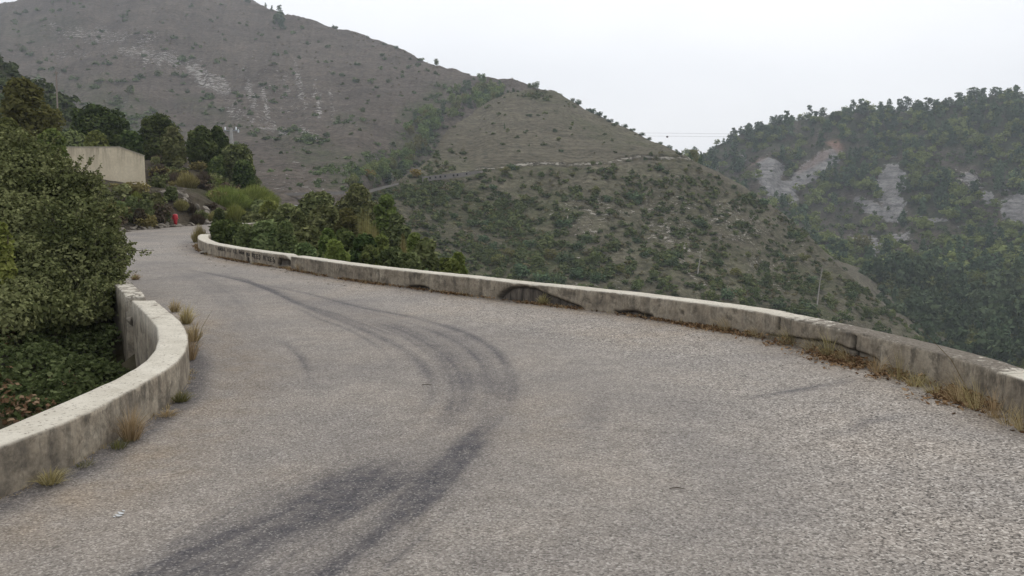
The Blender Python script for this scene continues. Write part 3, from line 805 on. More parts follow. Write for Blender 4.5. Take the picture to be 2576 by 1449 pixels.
rows = [list(zip(us, V_bb, D_bb)), list(zip(us, V_b, D_b)), list(zip(us, V_m, D_m)), list(zip(us, vr + 1.5, dr_ - 0.5)), list(zip(us, np.maximum(vr - 0.5, rv + 0.8), np.minimum(dr_ + 4.5, rdd - 1.5))), list(zip(us, V_cut, D_cut)),
        list(zip(us, V_cut + (rv - V_cut) * 0.55, D_cut + (rdd - D_cut) * 0.5)), list(zip(us, rv, rdd)), list(zip(us, rv + 4, rdd + 25)), list(zip(us, rv * 0 + 640, rdd + 160))]
cone = Hill(rows, [8, 44, 50, 4, 8, 26, 30, 4, 8], 820, 2950, 760, amp=1.3, scale=0.06, gully=0.035, smooth=5, seed=21)
U, V_ = cone.U, cone.V
band = np.clip(1 - np.abs(V_ - (vroad(U) - np.interp(U, [1050, 1330, 1740], [5, 9, 9]))) / 9.0, 0, 1) * (U > 1100) * (U < 1765) * np.interp(U, [1100, 1300, 1500, 1765], [0.35, 1.0, 0.9, 1.0])
under = (V_ > vroad(U) + 4)
rockB = np.maximum(1.04 * band, blob_mask(U, V_, [(1480, 530, 130, 55, 0, .75), (1380, 560, 120, 50, 30, .5), (1660, 520, 140, 50, 5, .75), (1690, 590, 130, 46, 30, .85), (1850, 570, 120, 60, 30, .8), (1740, 680, 120, 26, 38, .8), (1950, 690, 110, 50, 40, .75), (1590, 640, 90, 40, 20, .55), (1480, 575, 70, 22, 0, .8), (1500, 700, 120, 90, 20, .7), (1220, 480, 80, 40, 0, .3), (1060, 560, 70, 40, 0, .6), (1040, 620, 60, 40, 20, .65), (1650, 760, 120, 60, 20, .55), (1800, 760, 120, 60, 30, .6), (2100, 780, 90, 60, 30, .6), (2000, 620, 60, 40, 40, .6), (2220, 850, 90, 50, 20, .6), (1700, 450, 60, 14, 10, .7), (1900, 500, 60, 20, 30, .5)], 4))
rockB = np.where(band > 0.05, rockB, rockB * 0.86)
rockB = np.where(under, np.maximum(rockB, 0.34), np.maximum(rockB, 0.03))
greenB = blob_mask(U, V_, [(1250, 540, 170, 70, 0, 1), (1400, 530, 130, 50, 0, .9), (1450, 640, 150, 60, 15, 1), (1300, 650, 170, 80, 0, 1), (1100, 480, 140, 50, 0, 1), (1600, 480, 40, 24, 0, .7), (1650, 650, 90, 40, 20, .7), (1880, 720, 170, 70, 25, .8), (1800, 640, 80, 40, 30, .6), (1600, 560, 80, 30, 30, .4), (1370, 240, 110, 18, 5, .9), (1480, 320, 120, 30, 25, .55), (1600, 350, 110, 18, 25, .55), (2050, 760, 130, 80, 40, .9), (2000, 640, 60, 40, 40, .6), (1180, 440, 60, 14, 0, .6), (1400, 425, 200, 8, 0, .7), (1120, 410, 60, 30, 0, .6), (1700, 410, 60, 20, 0, .4), (1750, 560, 60, 40, 20, .4)], 8)
greenB = np.where(under, np.maximum(greenB, 0.35), greenB)
zero = np.zeros_like(U)
M_HB = hill_material('scrub_hillside', (0.116, 0.103, 0.072), (0.168, 0.151, 0.106), (0.094, 0.100, 0.050), rock=(0.43, 0.395, 0.335), rock_scale=1.3, extra=0.15)
cone.build('conical_hill', M_HB, {'rock': rockB, 'green': greenB, 'marl': zero, 'red': zero})

# --- the wooded hill with grey marl faces, and the valley under it
C_ridge = [(1600, 430, 420), (1700, 410, 470), (1765, 392, 520), (1800, 372, 525), (1850, 344, 530), (1900, 322, 530), (1940, 312, 530), (2050, 294, 520), (2200, 276, 505), (2330, 278, 500), (2400, 258, 495), (2500, 240, 490), (2576, 246, 485), (2900, 226, 480)]
us = np.linspace(1600, 2900, 60)
cv, cd = np.interp(us, [p[0] for p in C_ridge], [p[1] for p in C_ridge]), np.interp(us, [p[0] for p in C_ridge], [p[2] for p in C_ridge])
v1 = np.interp(us, [1600, 1900, 2100, 2300, 2900], [560, 560, 660, 720, 740]); d1 = np.interp(us, [1600, 2000, 2300, 2900], [330, 320, 265, 225])
v2 = np.interp(us, [1600, 1900, 2100, 2300, 2576, 2900], [470, 490, 545, 570, 560, 540]); d2 = np.interp(us, [1600, 2000, 2300, 2900], [400, 405, 365, 320])
v0 = np.interp(us, [1600, 2000, 2900], [900, 960, 1120]); d0_ = np.interp(us, [1600, 2000, 2200, 2900], [230, 225, 170, 120])
rows = [list(zip(us, v0 + 420, d0_ * 0.7)), list(zip(us, v0, d0_)), list(zip(us, v1, d1)), list(zip(us, v2, d2)), list(zip(us, v2 + (cv - v2) * 0.5, d2 + (cd - d2) * 0.48)), list(zip(us, cv, cd)), list(zip(us, cv + 4, cd + 40)), list(zip(us, cv * 0 + 560, cd + 260))]
wood = Hill(rows, [10, 44, 30, 30, 30, 4, 6], 1600, 2900, 420, amp=2.4, scale=0.04, gully=0.05, smooth=7, seed=33)
U, V_ = wood.U, wood.V
MARL = [(1938, 430, 38, 34, -20, 1), (1955, 470, 70, 22, 32, .95), (2040, 425, 88, 24, -33, 1), (2000, 455, 60, 20, -35, .9), (1975, 490, 45, 14, 20, .8), (2092, 398, 24, 26, 0, .7), (2243, 462, 40, 62, 8, 1), (2250, 520, 44, 30, 20, .85), (2190, 515, 50, 18, 24, .7), (2560, 520, 46, 48, 30, .9), (2490, 500, 36, 16, 30, .6), (1865, 395, 22, 12, -30, .5), (2190, 615, 48, 26, 20, .75), (2270, 595, 40, 22, 20, .5), (2440, 455, 30, 24, 30, .5), (2340, 552, 50, 8, 8, .8), (2440, 575, 44, 6, 0, .6)]
marl = blob_mask(U, V_, MARL, 5, 0.28)
red = blob_mask(U, V_, [(2098, 372, 24, 14, 0, .9), (2060, 400, 60, 10, -28, .45), (1900, 408, 30, 10, -20, .4)], 9)
greenC = 1 - np.clip(blob_mask(U, V_, [(2420, 440, 90, 50, 20, .9), (2380, 400, 60, 24, 10, .7), (2140, 600, 110, 50, 20, .9), (2330, 620, 160, 40, 0, .7), (1930, 440, 130, 60, 0, .7), (2190, 520, 120, 50, 10, .6), (2520, 560, 100, 60, 0, .7), (2060, 560, 90, 40, 30, .6)], 6), 0, 1)
M_HC = hill_material('wooded_hillside', (0.080, 0.066, 0.052), (0.115, 0.096, 0.075), (0.050, 0.060, 0.032), rock=(0.34, 0.32, 0.29), rock_scale=0.6, extra=0.08)
wood.build('wooded_hill', M_HC, {'rock': np.clip(0.15 + 0.5 * (1 - greenC) + 0.8 * np.clip(marl, 0, 1), 0, 1), 'green': greenC, 'marl': marl, 'red': red})

# --- bank behind the far bend, up to the little concrete building and the trees
foot = [(-300, 700, 22), (-60, 640, 26), (120, 604, 31), (240, 590, 31.8), (290, 584, 33), (370, 577.5, 34.9), (440, 571, 37.0), (485, 566.5, 38.6), (530, 563, 39.9), (565, 560, 41.2), (610, 556, 43.1), (660, 554, 44.0), (720, 552, 45.0)]
rows = [
    [(u, v + 10, d - 1.2) for u, v, d in foot], [(u, v, d) for u, v, d in foot],
    [(u, v - (7 if 200 < u < 560 else 3), d + 0.5) for u, v, d in foot],
    [(-300, 470, 34), (100, 478, 37), (260, 474, 39), (320, 474, 39.4), (365, 476, 39.6), (420, 480, 40.3), (470, 486, 41.5), (510, 500, 42.5), (545, 524, 43.0), (575, 538, 43.3), (620, 548, 44.6), (720, 549, 46)],
    [(-300, 452, 46), (150, 458, 47), (260, 459, 49), (300, 460, 49.5), (366, 472, 49.5), (420, 468, 49), (500, 472, 50), (600, 505, 51), (660, 530, 52), (720, 546, 54)],
    [(-300, 360, 54), (150, 400, 56), (300, 412, 57), (400, 418, 57), (480, 428, 58), (550, 445, 59), (620, 470, 60), (670, 500, 62), (720, 540, 64)],
    [(-300, 250, 66), (0, 310, 68), (200, 350, 70), (400, 388, 70), (550, 430, 72), (620, 468, 72), (680, 510, 72), (720, 545, 72)],
    [(-300, 470, 100), (500, 490, 95), (720, 560, 84)],
]
bank = Hill(rows, [3, 4, 30, 12, 16, 14, 6], -300, 720, 520, amp=0.9, scale=0.45, seed=41, smooth=7)
bump_ = 0.35 * fbm(bank.P[..., 0] * 0.9, bank.P[..., 1] * 0.9 + bank.P[..., 2] * 1.3, 5, 4) * np.clip(bank.T[:, None] - 1.6, 0, 1) * np.clip(3.4 - bank.T[:, None], 0, 1)
bank.P[..., 1] += bump_; bank.P[..., 2] += 0.5 * bump_
U, V_ = bank.U, bank.V
rk = np.maximum(blob_mask(U, V_, [(400, 490, 60, 12, 10, 1), (470, 505, 50, 24, 40, 1), (520, 540, 34, 24, 45, 1), (450, 490, 60, 16, 20, .9), (440, 420, 34, 20, 10, .95), (425, 400, 22, 16, 0, .8), (410, 470, 40, 8, 0, .6), (330, 550, 60, 18, 0, .8), (380, 530, 40, 40, 0, .4), (545, 430, 40, 12, 0, .5), (300, 560, 40, 14, 0, .9), (240, 560, 60, 20, 0, .7)], 12, 0.45), 0.25)
rk = np.maximum(rk, np.clip(2.2 - bank.T[:, None], 0, 1) * 0.9 * (V_ > 0))
gn = blob_mask(U, V_, [(350, 500, 60, 40, 0, .9), (200, 520, 150, 60, 0, .9), (560, 470, 90, 50, 20, 1), (640, 520, 80, 30, 20, 1), (300, 470, 120, 14, 0, .7), (500, 480, 60, 8, 0, .6)], 13)
def bank_material():
    n = NT('rocky_bank')
    rk, gr = n.attr('rock'), n.attr('green')
    soil = n.ramp(n.noise(0.9, 6, 0.7), [(0.3, (0.052, 0.043, 0.032)), (0.6, (0.105, 0.087, 0.063)), (0.8, (0.155, 0.13, 0.096))])
    soil = n.mix(n.math('MULTIPLY', gr, n.ramp(n.noise(1.2, 5, 0.7), [(0.4, 0.0), (0.6, 0.9)])), soil, n.mix(n.noise(6, 4, 0.7), (0.03, 0.036, 0.014), (0.09, 0.095, 0.04)))
    soil = n.mix(1.0, soil, n.ramp(n.noise(7, 5, 0.75), [(0.3, 0.5), (0.6, 1.1)]), 'MULTIPLY')
    st = n.noise(1.0, 6, 0.75, n.map((1.6, 1.6, 2.6), rot=(0.5, 0.7, 0)), 0.8)
    f = n.math('MULTIPLY', n.math('SUBTRACT', st, n.math('SUBTRACT', 0.74, n.math('MULTIPLY', rk, 0.26))), 14.0, True)
    rc = n.ramp(n.noise(3.5, 6, 0.75), [(0.3, (0.08, 0.068, 0.056)), (0.5, (0.18, 0.158, 0.13)), (0.72, (0.33, 0.30, 0.26))])
    return n.surf(n.mix(f, soil, rc), 0.95, n.bump(n.math('ADD', n.noise(2.2, 7, 0.75), n.math('MULTIPLY', f, 0.4)), 0.9, 0.35), 0.05)
bank.build('bank', bank_material(), {'rock': rk, 'green': gn})

def bramble_top(x, y):
    d, _ = dist_poly(x, y, np.vstack([LWB, SWB]))
    return -0.46 + 0.42 * fbm(x * 0.7, y * 0.7, 71, 4) + 0.25 * np.clip(d - 0.5, 0, 7) + np.clip((y - 9.0) * 0.14, -0.1, 0.7) * np.clip(d, 0, 1)

# --- the slope the road is built on, falling to the valley outside the parapets
gx, gy = np.meshgrid(np.arange(-60, 62, 0.7), np.arange(-14, 100, 0.7))
ins = inside(gx, gy, ROADP); dd, _ = dist_poly(gx, gy, ROADP + [ROADP[0]])
zsl = -0.3 - 0.62 * dd - 0.25 * np.clip(dd, 0, 1) + 0.5 * np.clip(dd / 4, 0, 1) * fbm(gx * 0.3, gy * 0.3, 12, 4)
pocket = np.minimum(bramble_top(gx, gy) - 0.38, -0.3 - 0.2 * dd)
leftside = (gx < -0.25 * gy - 0.5) & (gy < 34) & (gx < -2)
zs = np.where(leftside, pocket, np.maximum(zsl, -46 + 2 * fbm(gx * 0.05, gy * 0.05, 15, 3)))
zs = np.where(ins, -0.16, zs)
def soil_material():
    n = NT('hillside_soil')
    c = n.ramp(n.noise(0.8, 6, 0.7), [(0.3, (0.030, 0.026, 0.016)), (0.6, (0.062, 0.054, 0.034)), (0.8, (0.10, 0.085, 0.06))])
    return n.surf(c, 0.95, n.bump(n.noise(5, 5, 0.7), 0.6, 0.1), 0.05)
M_SOIL = soil_material()
tag(link('slope', mesh_np('slope', np.stack([gx, gy, zs], -1).reshape(-1, 3), grid_faces(*gx.shape), None, M_SOIL, True)), kind='structure')
gx, gy = np.meshgrid(np.linspace(-1200, 1200, 60), np.linspace(-800, 1600, 60))
tag(link('ground', mesh_np('ground', np.stack([gx, gy, -62 + 6 * fbm(gx * 0.01, gy * 0.01, 4)], -1).reshape(-1, 3), grid_faces(*gx.shape), None, M_SOIL, True)), kind='structure')
# ================================================================== plants
def R(seed): return np.random.default_rng(seed)
M_OAK = foliage('evergreen_oak_leaf', (0.023, 0.029, 0.014), (0.058, 0.067, 0.031), (0.124, 0.133, 0.071), 0.2, 0.2)
M_OLIVE = foliage('grey_green_leaf', (0.030, 0.042, 0.019), (0.072, 0.092, 0.042), (0.145, 0.165, 0.085), 0.25)
M_GREEN = foliage('fresh_green_leaf', (0.030, 0.041, 0.014), (0.066, 0.085, 0.028), (0.13, 0.152, 0.058), 0.35)
M_BRIGHT = foliage('yellow_green_leaf', (0.042, 0.056, 0.016), (0.086, 0.108, 0.032), (0.155, 0.178, 0.065), 0.35)
M_DARK = foliage('dark_tree_leaf', (0.014, 0.021, 0.009), (0.034, 0.046, 0.018), (0.078, 0.092, 0.038), 0.2)
M_BROWNG = foliage('autumn_leaf', (0.028, 0.030, 0.012), (0.058, 0.060, 0.024), (0.105, 0.105, 0.045), 0.3)
M_BROOM = foliage('broom_stem', (0.034, 0.048, 0.014), (0.080, 0.100, 0.030), (0.14, 0.16, 0.055), 0.2)
M_BROOMB = foliage('dry_broom_stem', (0.055, 0.047, 0.022), (0.105, 0.093, 0.042), (0.17, 0.15, 0.08), 0.2)
M_HEATH = foliage('dead_heath_stem', (0.026, 0.021, 0.016), (0.055, 0.045, 0.034), (0.095, 0.080, 0.062), 0.15, k=0.9)
M_BRAMBLE = foliage('bramble_leaf', (0.012, 0.021, 0.009), (0.045, 0.068, 0.024), (0.105, 0.135, 0.058), 0.25)
M_GRASS = foliage('dry_grass_blade', (0.13, 0.105, 0.056), (0.25, 0.205, 0.12), (0.38, 0.325, 0.215), 0.3, k=0.95)
M_GGRASS = foliage('green_grass_blade', (0.06, 0.064, 0.026), (0.11, 0.118, 0.05), (0.19, 0.19, 0.095), 0.3, k=0.95)
M_LITTER = foliage('dead_leaf', (0.055, 0.034, 0.020), (0.125, 0.080, 0.048), (0.235, 0.17, 0.11), 0.2, k=0.9)
M_PINE = foliage('pine_needle', (0.024, 0.038, 0.023), (0.046, 0.068, 0.041), (0.082, 0.110, 0.066), 0.15, k=1.2)
M_BROAD = foliage('broadleaf_wood', (0.040, 0.052, 0.024), (0.072, 0.092, 0.042), (0.115, 0.140, 0.065), 0.25, k=1.05)
M_GULLY = foliage('gully_leaf', (0.050, 0.070, 0.026), (0.090, 0.120, 0.044), (0.140, 0.175, 0.075), 0.25, k=1.15)
M_FYEL = foliage('yellowing_wood', (0.060, 0.064, 0.024), (0.100, 0.104, 0.042), (0.145, 0.145, 0.064), 0.25, k=1.05)
M_FORANGE = foliage('orange_wood', (0.09, 0.06, 0.02), (0.16, 0.11, 0.035), (0.22, 0.16, 0.06), 0.25, k=1.05)
M_SHRUB = foliage('hill_shrub_leaf', (0.038, 0.050, 0.026), (0.066, 0.086, 0.043), (0.106, 0.130, 0.068), 0.15, 0.5, k=1.05)
M_TUSS = foliage('hill_tussock', (0.060, 0.054, 0.034), (0.100, 0.090, 0.056), (0.145, 0.130, 0.084), 0.15, 0.4, k=1.05)
M_BARK = plain('bark', (0.085, 0.07, 0.055), 0.95)
M_PALEBARK = plain('bleached_wood', (0.34, 0.31, 0.27), 0.9)


def proto(kind, n, size, seed, k=9):
    r = R(seed)
    return clump(r, crown_blobs(r, kind, k), n, size, 0.72, 0.7, 0.35, 0.6)


def stuff(name, label, protos, pts, hs, mat, seed, wid=(0.7, 1.1), tone=None):
    """many plants nobody could count, as one mesh"""
    r = R(seed); Qs, Ts = [], []
    for i, p in enumerate(pts):
        Q, t = protos[r.integers(len(protos))]
        h = hs[i]; w = h * r.uniform(*wid)
        q, _ = place(Q, t, p - np.array([0, 0, 0.08 * h]), (w, w, h), r.uniform(0, 6.28))
        Qs.append(q); Ts.append(np.clip(0.65 * t + 0.5 * ((r.random() if tone is None else tone[i]) - 0.15), 0, 1))
    o = link(name, quads_to_mesh(name, np.concatenate(Qs), np.concatenate(Ts), mat))
    return tag(o, label, None, None, 'stuff')


PINE_N = [proto('pine', 330, 0.062, 100 + i, 13) for i in range(4)]
PINE_F = [proto('pine', 150, 0.085, 110 + i, 11) for i in range(5)]
RND_N = [proto('round', 330, 0.065, 120 + i, 12) for i in range(4)]
RND_F = [proto('round', 140, 0.09, 130 + i, 10) for i in range(5)]
SHR = [proto('shrub', 120, 0.12, 140 + i, 8) for i in range(5)]
SHR_F = [proto('shrub', 60, 0.17, 150 + i, 6) for i in range(5)]

# ---- woods on the far hill and in the valley: read as one mass
r = R(1)
U, V_ = wood.U, wood.V
free = np.clip(1 - 1.5 * np.clip(marl - 0.22, 0, 1) / 0.25, 0, 1) * (1 - np.clip(red * 1.5, 0, 1))
wt = np.where(V_ < 970, 1.0, 0.08) * free * (0.10 + greenC ** 1.5) * (U > 1640) * (U < 2860)
P, pu, pv = wood.sample(2700, wt, r)
far = P[:, 1] > 270
ridge_v = np.interp(pu, [c[0] for c in C_ridge], [c[1] for c in C_ridge])
isp = r.random(len(P)) < np.clip(0.27 + 0.5 * fbm(pu / 90, pv / 60, 91, 3) + 0.3 * (pv - ridge_v < 60) + 0.22 * (pv > 640), 0.1, 0.9)
hh = np.where(far, r.uniform(5.0, 9.0, len(P)), r.uniform(5.0, 10.5, len(P)))
tone = np.clip(0.5 + 0.7 * fbm(pu / 60, pv / 45, 92, 3) + 0.2 * r.normal(size=len(P)), 0, 1)
stuff('pine_forest', 'dense dark pine wood covering the far hill and valley', PINE_F, P[isp & far], hh[isp & far], M_PINE, 2, (0.75, 1.2), tone[isp & far])
stuff('valley_forest', 'taller pines massed in the valley below the parapet', PINE_N, P[isp & ~far], hh[isp & ~far] * 1.1, M_PINE, 3, (0.7, 1.05), tone[isp & ~far])
stuff('broadleaf_forest', 'mid green broadleaf wood between the pines of the far hill', RND_F, P[~isp & far], hh[~isp & far] * 0.75, M_GULLY, 4, (0.9, 1.4), tone[~isp & far])
yel = (~isp & ~far) & (r.random(len(P)) < 0.4)
stuff('valley_woods', 'green broadleaf trees massed between the valley pines', RND_N, P[~isp & ~far & ~yel], hh[~isp & ~far & ~yel] * 0.75, M_BROAD, 5, (0.9, 1.3), tone[~isp & ~far & ~yel])
if yel.any(): stuff('valley_woods', 'yellowing broadleaf trees massed between the valley pines', RND_N, P[yel], hh[yel] * 0.7, M_FYEL, 6, (0.9, 1.3), tone[yel])

# low scrub
P, pu, pv = wood.sample(1500, (V_ < 970) * (0.25 + (1 - greenC)) * np.clip(1 - 1.1 * marl, 0.03, 1) * (U < 2800), r)
stuff('scrub', 'low scrub on the open patches of the wooded hill', SHR_F, P, r.uniform(0.8, 2.6, len(P)), M_SHRUB, 7, (0.9, 1.6))
# conical hill
U, V_ = cone.U, cone.V
vis = (U < 2330) & (V_ < 980)
edge_w = 1 + 3.0 * (U > 1800) * np.clip(1 - (V_ - np.interp(U, uB, [p[1] for p in B_ridge])) / 40, 0, 1)
clus = np.clip(0.35 + 1.9 * fbm(U / 34 + V_ / 90, V_ / 22 - U / 60, 131, 4), 0.04, 1.3)
P, pu, pv = cone.sample(6500, clus * edge_w * vis * np.where(under, 0.14 + greenB ** 2, 0.03 + 0.4 * greenB) * (1 - np.clip(band, 0, 0.95)), r)
hs = r.uniform(0.4, 1.3, len(P)) * np.where(P[:, 1] > 215, 1.1, 1.0)
kk = r.random(len(P))
stuff('scrub', 'green scrub covering the conical hill', SHR_F, P[kk < 0.55], hs[kk < 0.55], M_SHRUB, 8, (0.9, 1.7))
stuff('scrub', 'dry tussocks on the flanks of the conical hill', SHR_F, P[kk > 0.7], hs[kk > 0.7] * 0.7, M_TUSS, 9, (1.0, 1.9))
stuff('scrub', 'fresh green bushes massed low on the conical hill', SHR_F, P[(kk >= 0.55) & (kk <= 0.7)], hs[(kk >= 0.55) & (kk <= 0.7)] * 1.3, M_BROAD, 10, (0.9, 1.5))
# big hill and spur
U, V_ = big.U, big.V
P, pu, pv = big.sample(1000, np.clip(0.3 + 2.2 * fbm(U / 40, V_ / 24, 133, 4), 0.03, 1.3) * (0.05 + greenA ** 2) * (V_ < 500) * (U > -60), r)
stuff('scrub', 'thin scrub in the hollows of the big bare hill', SHR_F, P, r.uniform(0.6, 2.0, len(P)) * np.clip(P[:, 1] / 300, 0.7, 1.5), M_SHRUB, 11, (0.9, 1.8))
P, pu, pv = big.sample(800, (V_ < 480) * (U > -60) * np.where(np.abs(V_ - np.interp(U, [a[0] for a in A_ridge], [a[1] for a in A_ridge])) < 5, 6.0, 0.5), r)
stuff('tussocks', 'dry grass tussocks over the big bare hill', SHR_F, P, r.uniform(0.25, 0.6, len(P)) * np.clip(P[:, 1] / 300, 0.6, 1.6), M_TUSS, 12, (1.1, 2.2))
P, pu, pv = spur.sample(500, (spur.V < 480) * (spur.U > -80) * 1.0, r)
stuff('scrub', 'green scrub on the near spur above the oaks', SHR_F, P, r.uniform(0.6, 2.0, len(P)), M_SHRUB, 13, (0.9, 1.5))


# ---- plants one can tell apart on the hills: one mesh per look, copies share it
def kit(name, kind, n, size, mat, seed, count=4, k=9):
    return [quads_to_mesh(name, *proto(kind, n, size, seed + i, k), mat) for i in range(count)]


def plant_at(name, meshes, P, h, w, label, cat, group, r):
    o = bpy.data.objects.new(name, meshes[r.integers(len(meshes))]); COL.objects.link(o)
    o.location = (float(P[0]), float(P[1]), float(P[2]) - 0.10 * h); o.scale = (w, w, h); o.rotation_euler = (0, 0, r.uniform(0, 6.28))
    return tag(o, label, cat, group)


K_SHRUB = kit('hill_shrub', 'shrub', 150, 0.11, M_SHRUB, 200)
K_PINE = kit('pine_tree', 'pine', 420, 0.055, M_PINE, 210, 5, 13)
K_ROUND = kit('broadleaf_tree', 'round', 420, 0.06, M_BROAD, 220, 5, 12)
K_GULLY = kit('broadleaf_tree', 'round', 420, 0.06, M_GULLY, 260, 5, 12)
K_YEL = kit('yellowing_tree', 'round', 420, 0.06, M_FYEL, 230, 3, 12)
K_ORANGE = kit('orange_tree', 'round', 420, 0.06, M_FORANGE, 236, 2, 12)
K_CONE = kit('conical_tree', 'cone', 360, 0.06, M_PINE, 240, 3, 12)
K_DARK = kit('dark_bush', 'shrub', 300, 0.08, M_PINE, 250, 4, 10)
r = R(77)
# shrubs read off the big hill one by one, then the sparse rest
SPOTS = [(145, 62, 26), (62, 128, 22), (95, 160, 18), (150, 75, 14), (545, 158, 18), (455, 155, 26), (700, 58, 40), (720, 137, 14), (750, 148, 14), (935, 118, 8), (1030, 150, 10), (897, 165, 18), (860, 190, 16), (835, 188, 15), (1010, 183, 12), (975, 210, 14), (1040, 235, 14), (1050, 205, 14), (895, 208, 20), (945, 222, 14), (910, 280, 16), (850, 300, 15), (880, 340, 14), (905, 330, 14), (1000, 310, 16), (940, 305, 12), (795, 250, 10), (700, 95, 10), (665, 215, 10), (440, 190, 20), (395, 190, 20), (350, 200, 22), (325, 235, 26), (300, 260, 20), (250, 228, 18), (275, 210, 14), (180, 200, 14), (160, 180, 16), (130, 180, 18), (530, 240, 14), (470, 235, 16), (590, 265, 12), (580, 320, 14), (750, 470, 20), (650, 465, 16), (780, 355, 26), (820, 345, 20), (1010, 395, 30), (985, 365, 20), (870, 250, 10), (1070, 255, 18), (1120, 220, 16), (1150, 240, 18), (560, 195, 10), (610, 178, 9), (505, 120, 10), (245, 95, 12), (150, 28, 14), (60, 32, 16), (410, 60, 8), (600, 60, 8), (800, 105, 8), (1075, 180, 8), (640, 345, 14), (705, 385, 12)]
for i, (u, v, px) in enumerate(SPOTS):
    P = big.on(u, v); w = px * P[1] / FOC
    plant_at('hill_shrub', K_SHRUB, P, w * r.uniform(0.7, 1.0), w, 'dark lone shrub dotted on the slope of the big bare hill', 'shrub', 'lone shrubs on the big bare hill', r)
# skyline trees of the big hill
for u, v, px, hpx, kitx, nm, lab, cat in [
        (622, 6, 16, 12, K_DARK, 'bush', 'dark bush at the top edge where the bare ridge enters the sky', 'bush'),
        (665, 22, 12, 16, K_PINE, 'pine_tree', 'thin leaning pine, first of three on the bare ridge', 'tree'), (682, 25, 10, 14, K_PINE, 'pine_tree', 'sparse pine between two others on the bare ridge', 'tree'),
        (701, 32, 22, 22, K_PINE, 'pine_tree', 'fullest pine of the three on the bare ridge', 'tree'), (708, 75, 26, 44, K_PINE, 'pine_tree', 'tall pine just below the ridge pines on the bare hill', 'tree'),
        (967, 114, 12, 8, K_DARK, 'bush', 'small round bush on the ridge, upper one of a pair', 'bush'), (996, 123, 14, 9, K_DARK, 'bush', 'small flat bush on the ridge, lower one of a pair', 'bush'), (1097, 160, 18, 20, K_ROUND, 'broadleaf_tree', 'lone small tree against the sky on the bare ridge', 'tree')]:
    P = big.on(u, v); plant_at(nm, kitx, P, hpx * P[1] / FOC, px * P[1] / FOC, lab, cat, None, r)
# skyline bushes of the conical hill
sky_pts = [(1250, 240, 14, 12), (1262, 236, 10, 10), (1276, 230, 8, 8), (1290, 230, 8, 12), (1300, 226, 8, 6), (1395, 234, 12, 8), (1405, 240, 14, 10), (1440, 257, 10, 12), (1452, 264, 18, 16), (1478, 276, 12, 8), (1490, 284, 22, 16), (1505, 290, 18, 12), (1520, 297, 10, 10), (1535, 300, 16, 10), (1552, 308, 12, 8), (1572, 318, 16, 9), (1590, 326, 14, 8), (1612, 336, 16, 10), (1632, 346, 14, 8), (1660, 360, 12, 8), (1682, 372, 14, 10), (1700, 382, 10, 8)]
for u, v, px, hpx in sky_pts:
    P = cone.on(u, v); plant_at('ridge_bush', K_DARK, P, hpx * P[1] / FOC * 1.2, px * P[1] / FOC, 'dark bush along the sky edge of the conical hill', 'bush', 'bushes along the ridge of the conical hill', r)
for u, v, px, hpx, kitx, lab in [(1331, 222, 18, 16, K_ROUND, 'smaller one of the twin trees on top of the conical hill'), (1345, 222, 22, 22, K_ROUND, 'bigger one of the twin trees on top of the conical hill'), (1267, 324, 7, 16, K_CONE, 'small pointed tree alone on the brown face of the conical hill')]:
    P = cone.on(u, v); plant_at('broadleaf_tree' if kitx is K_ROUND else 'conical_tree', kitx, P, hpx * P[1] / FOC * 1.1, px * P[1] / FOC, lab, 'tree', None, r)
for u, v, px, hpx, kitx, nm, lab in [(1750, 412, 34, 44, K_YEL, 'broadleaf_tree', 'yellow-green tree standing in the saddle where the hill road ends'), (1738, 406, 20, 26, K_PINE, 'pine_tree', 'dark ragged pine beside the yellow-green tree in the saddle'), (1768, 412, 18, 40, K_PINE, 'pine_tree', 'dark pine behind the yellow-green tree in the saddle')]:
    P = cone.on(u, v); plant_at(nm, kitx, P + np.array([0, 3.0, 0]), hpx * P[1] / FOC, px * P[1] / FOC, lab, 'tree', None, r)
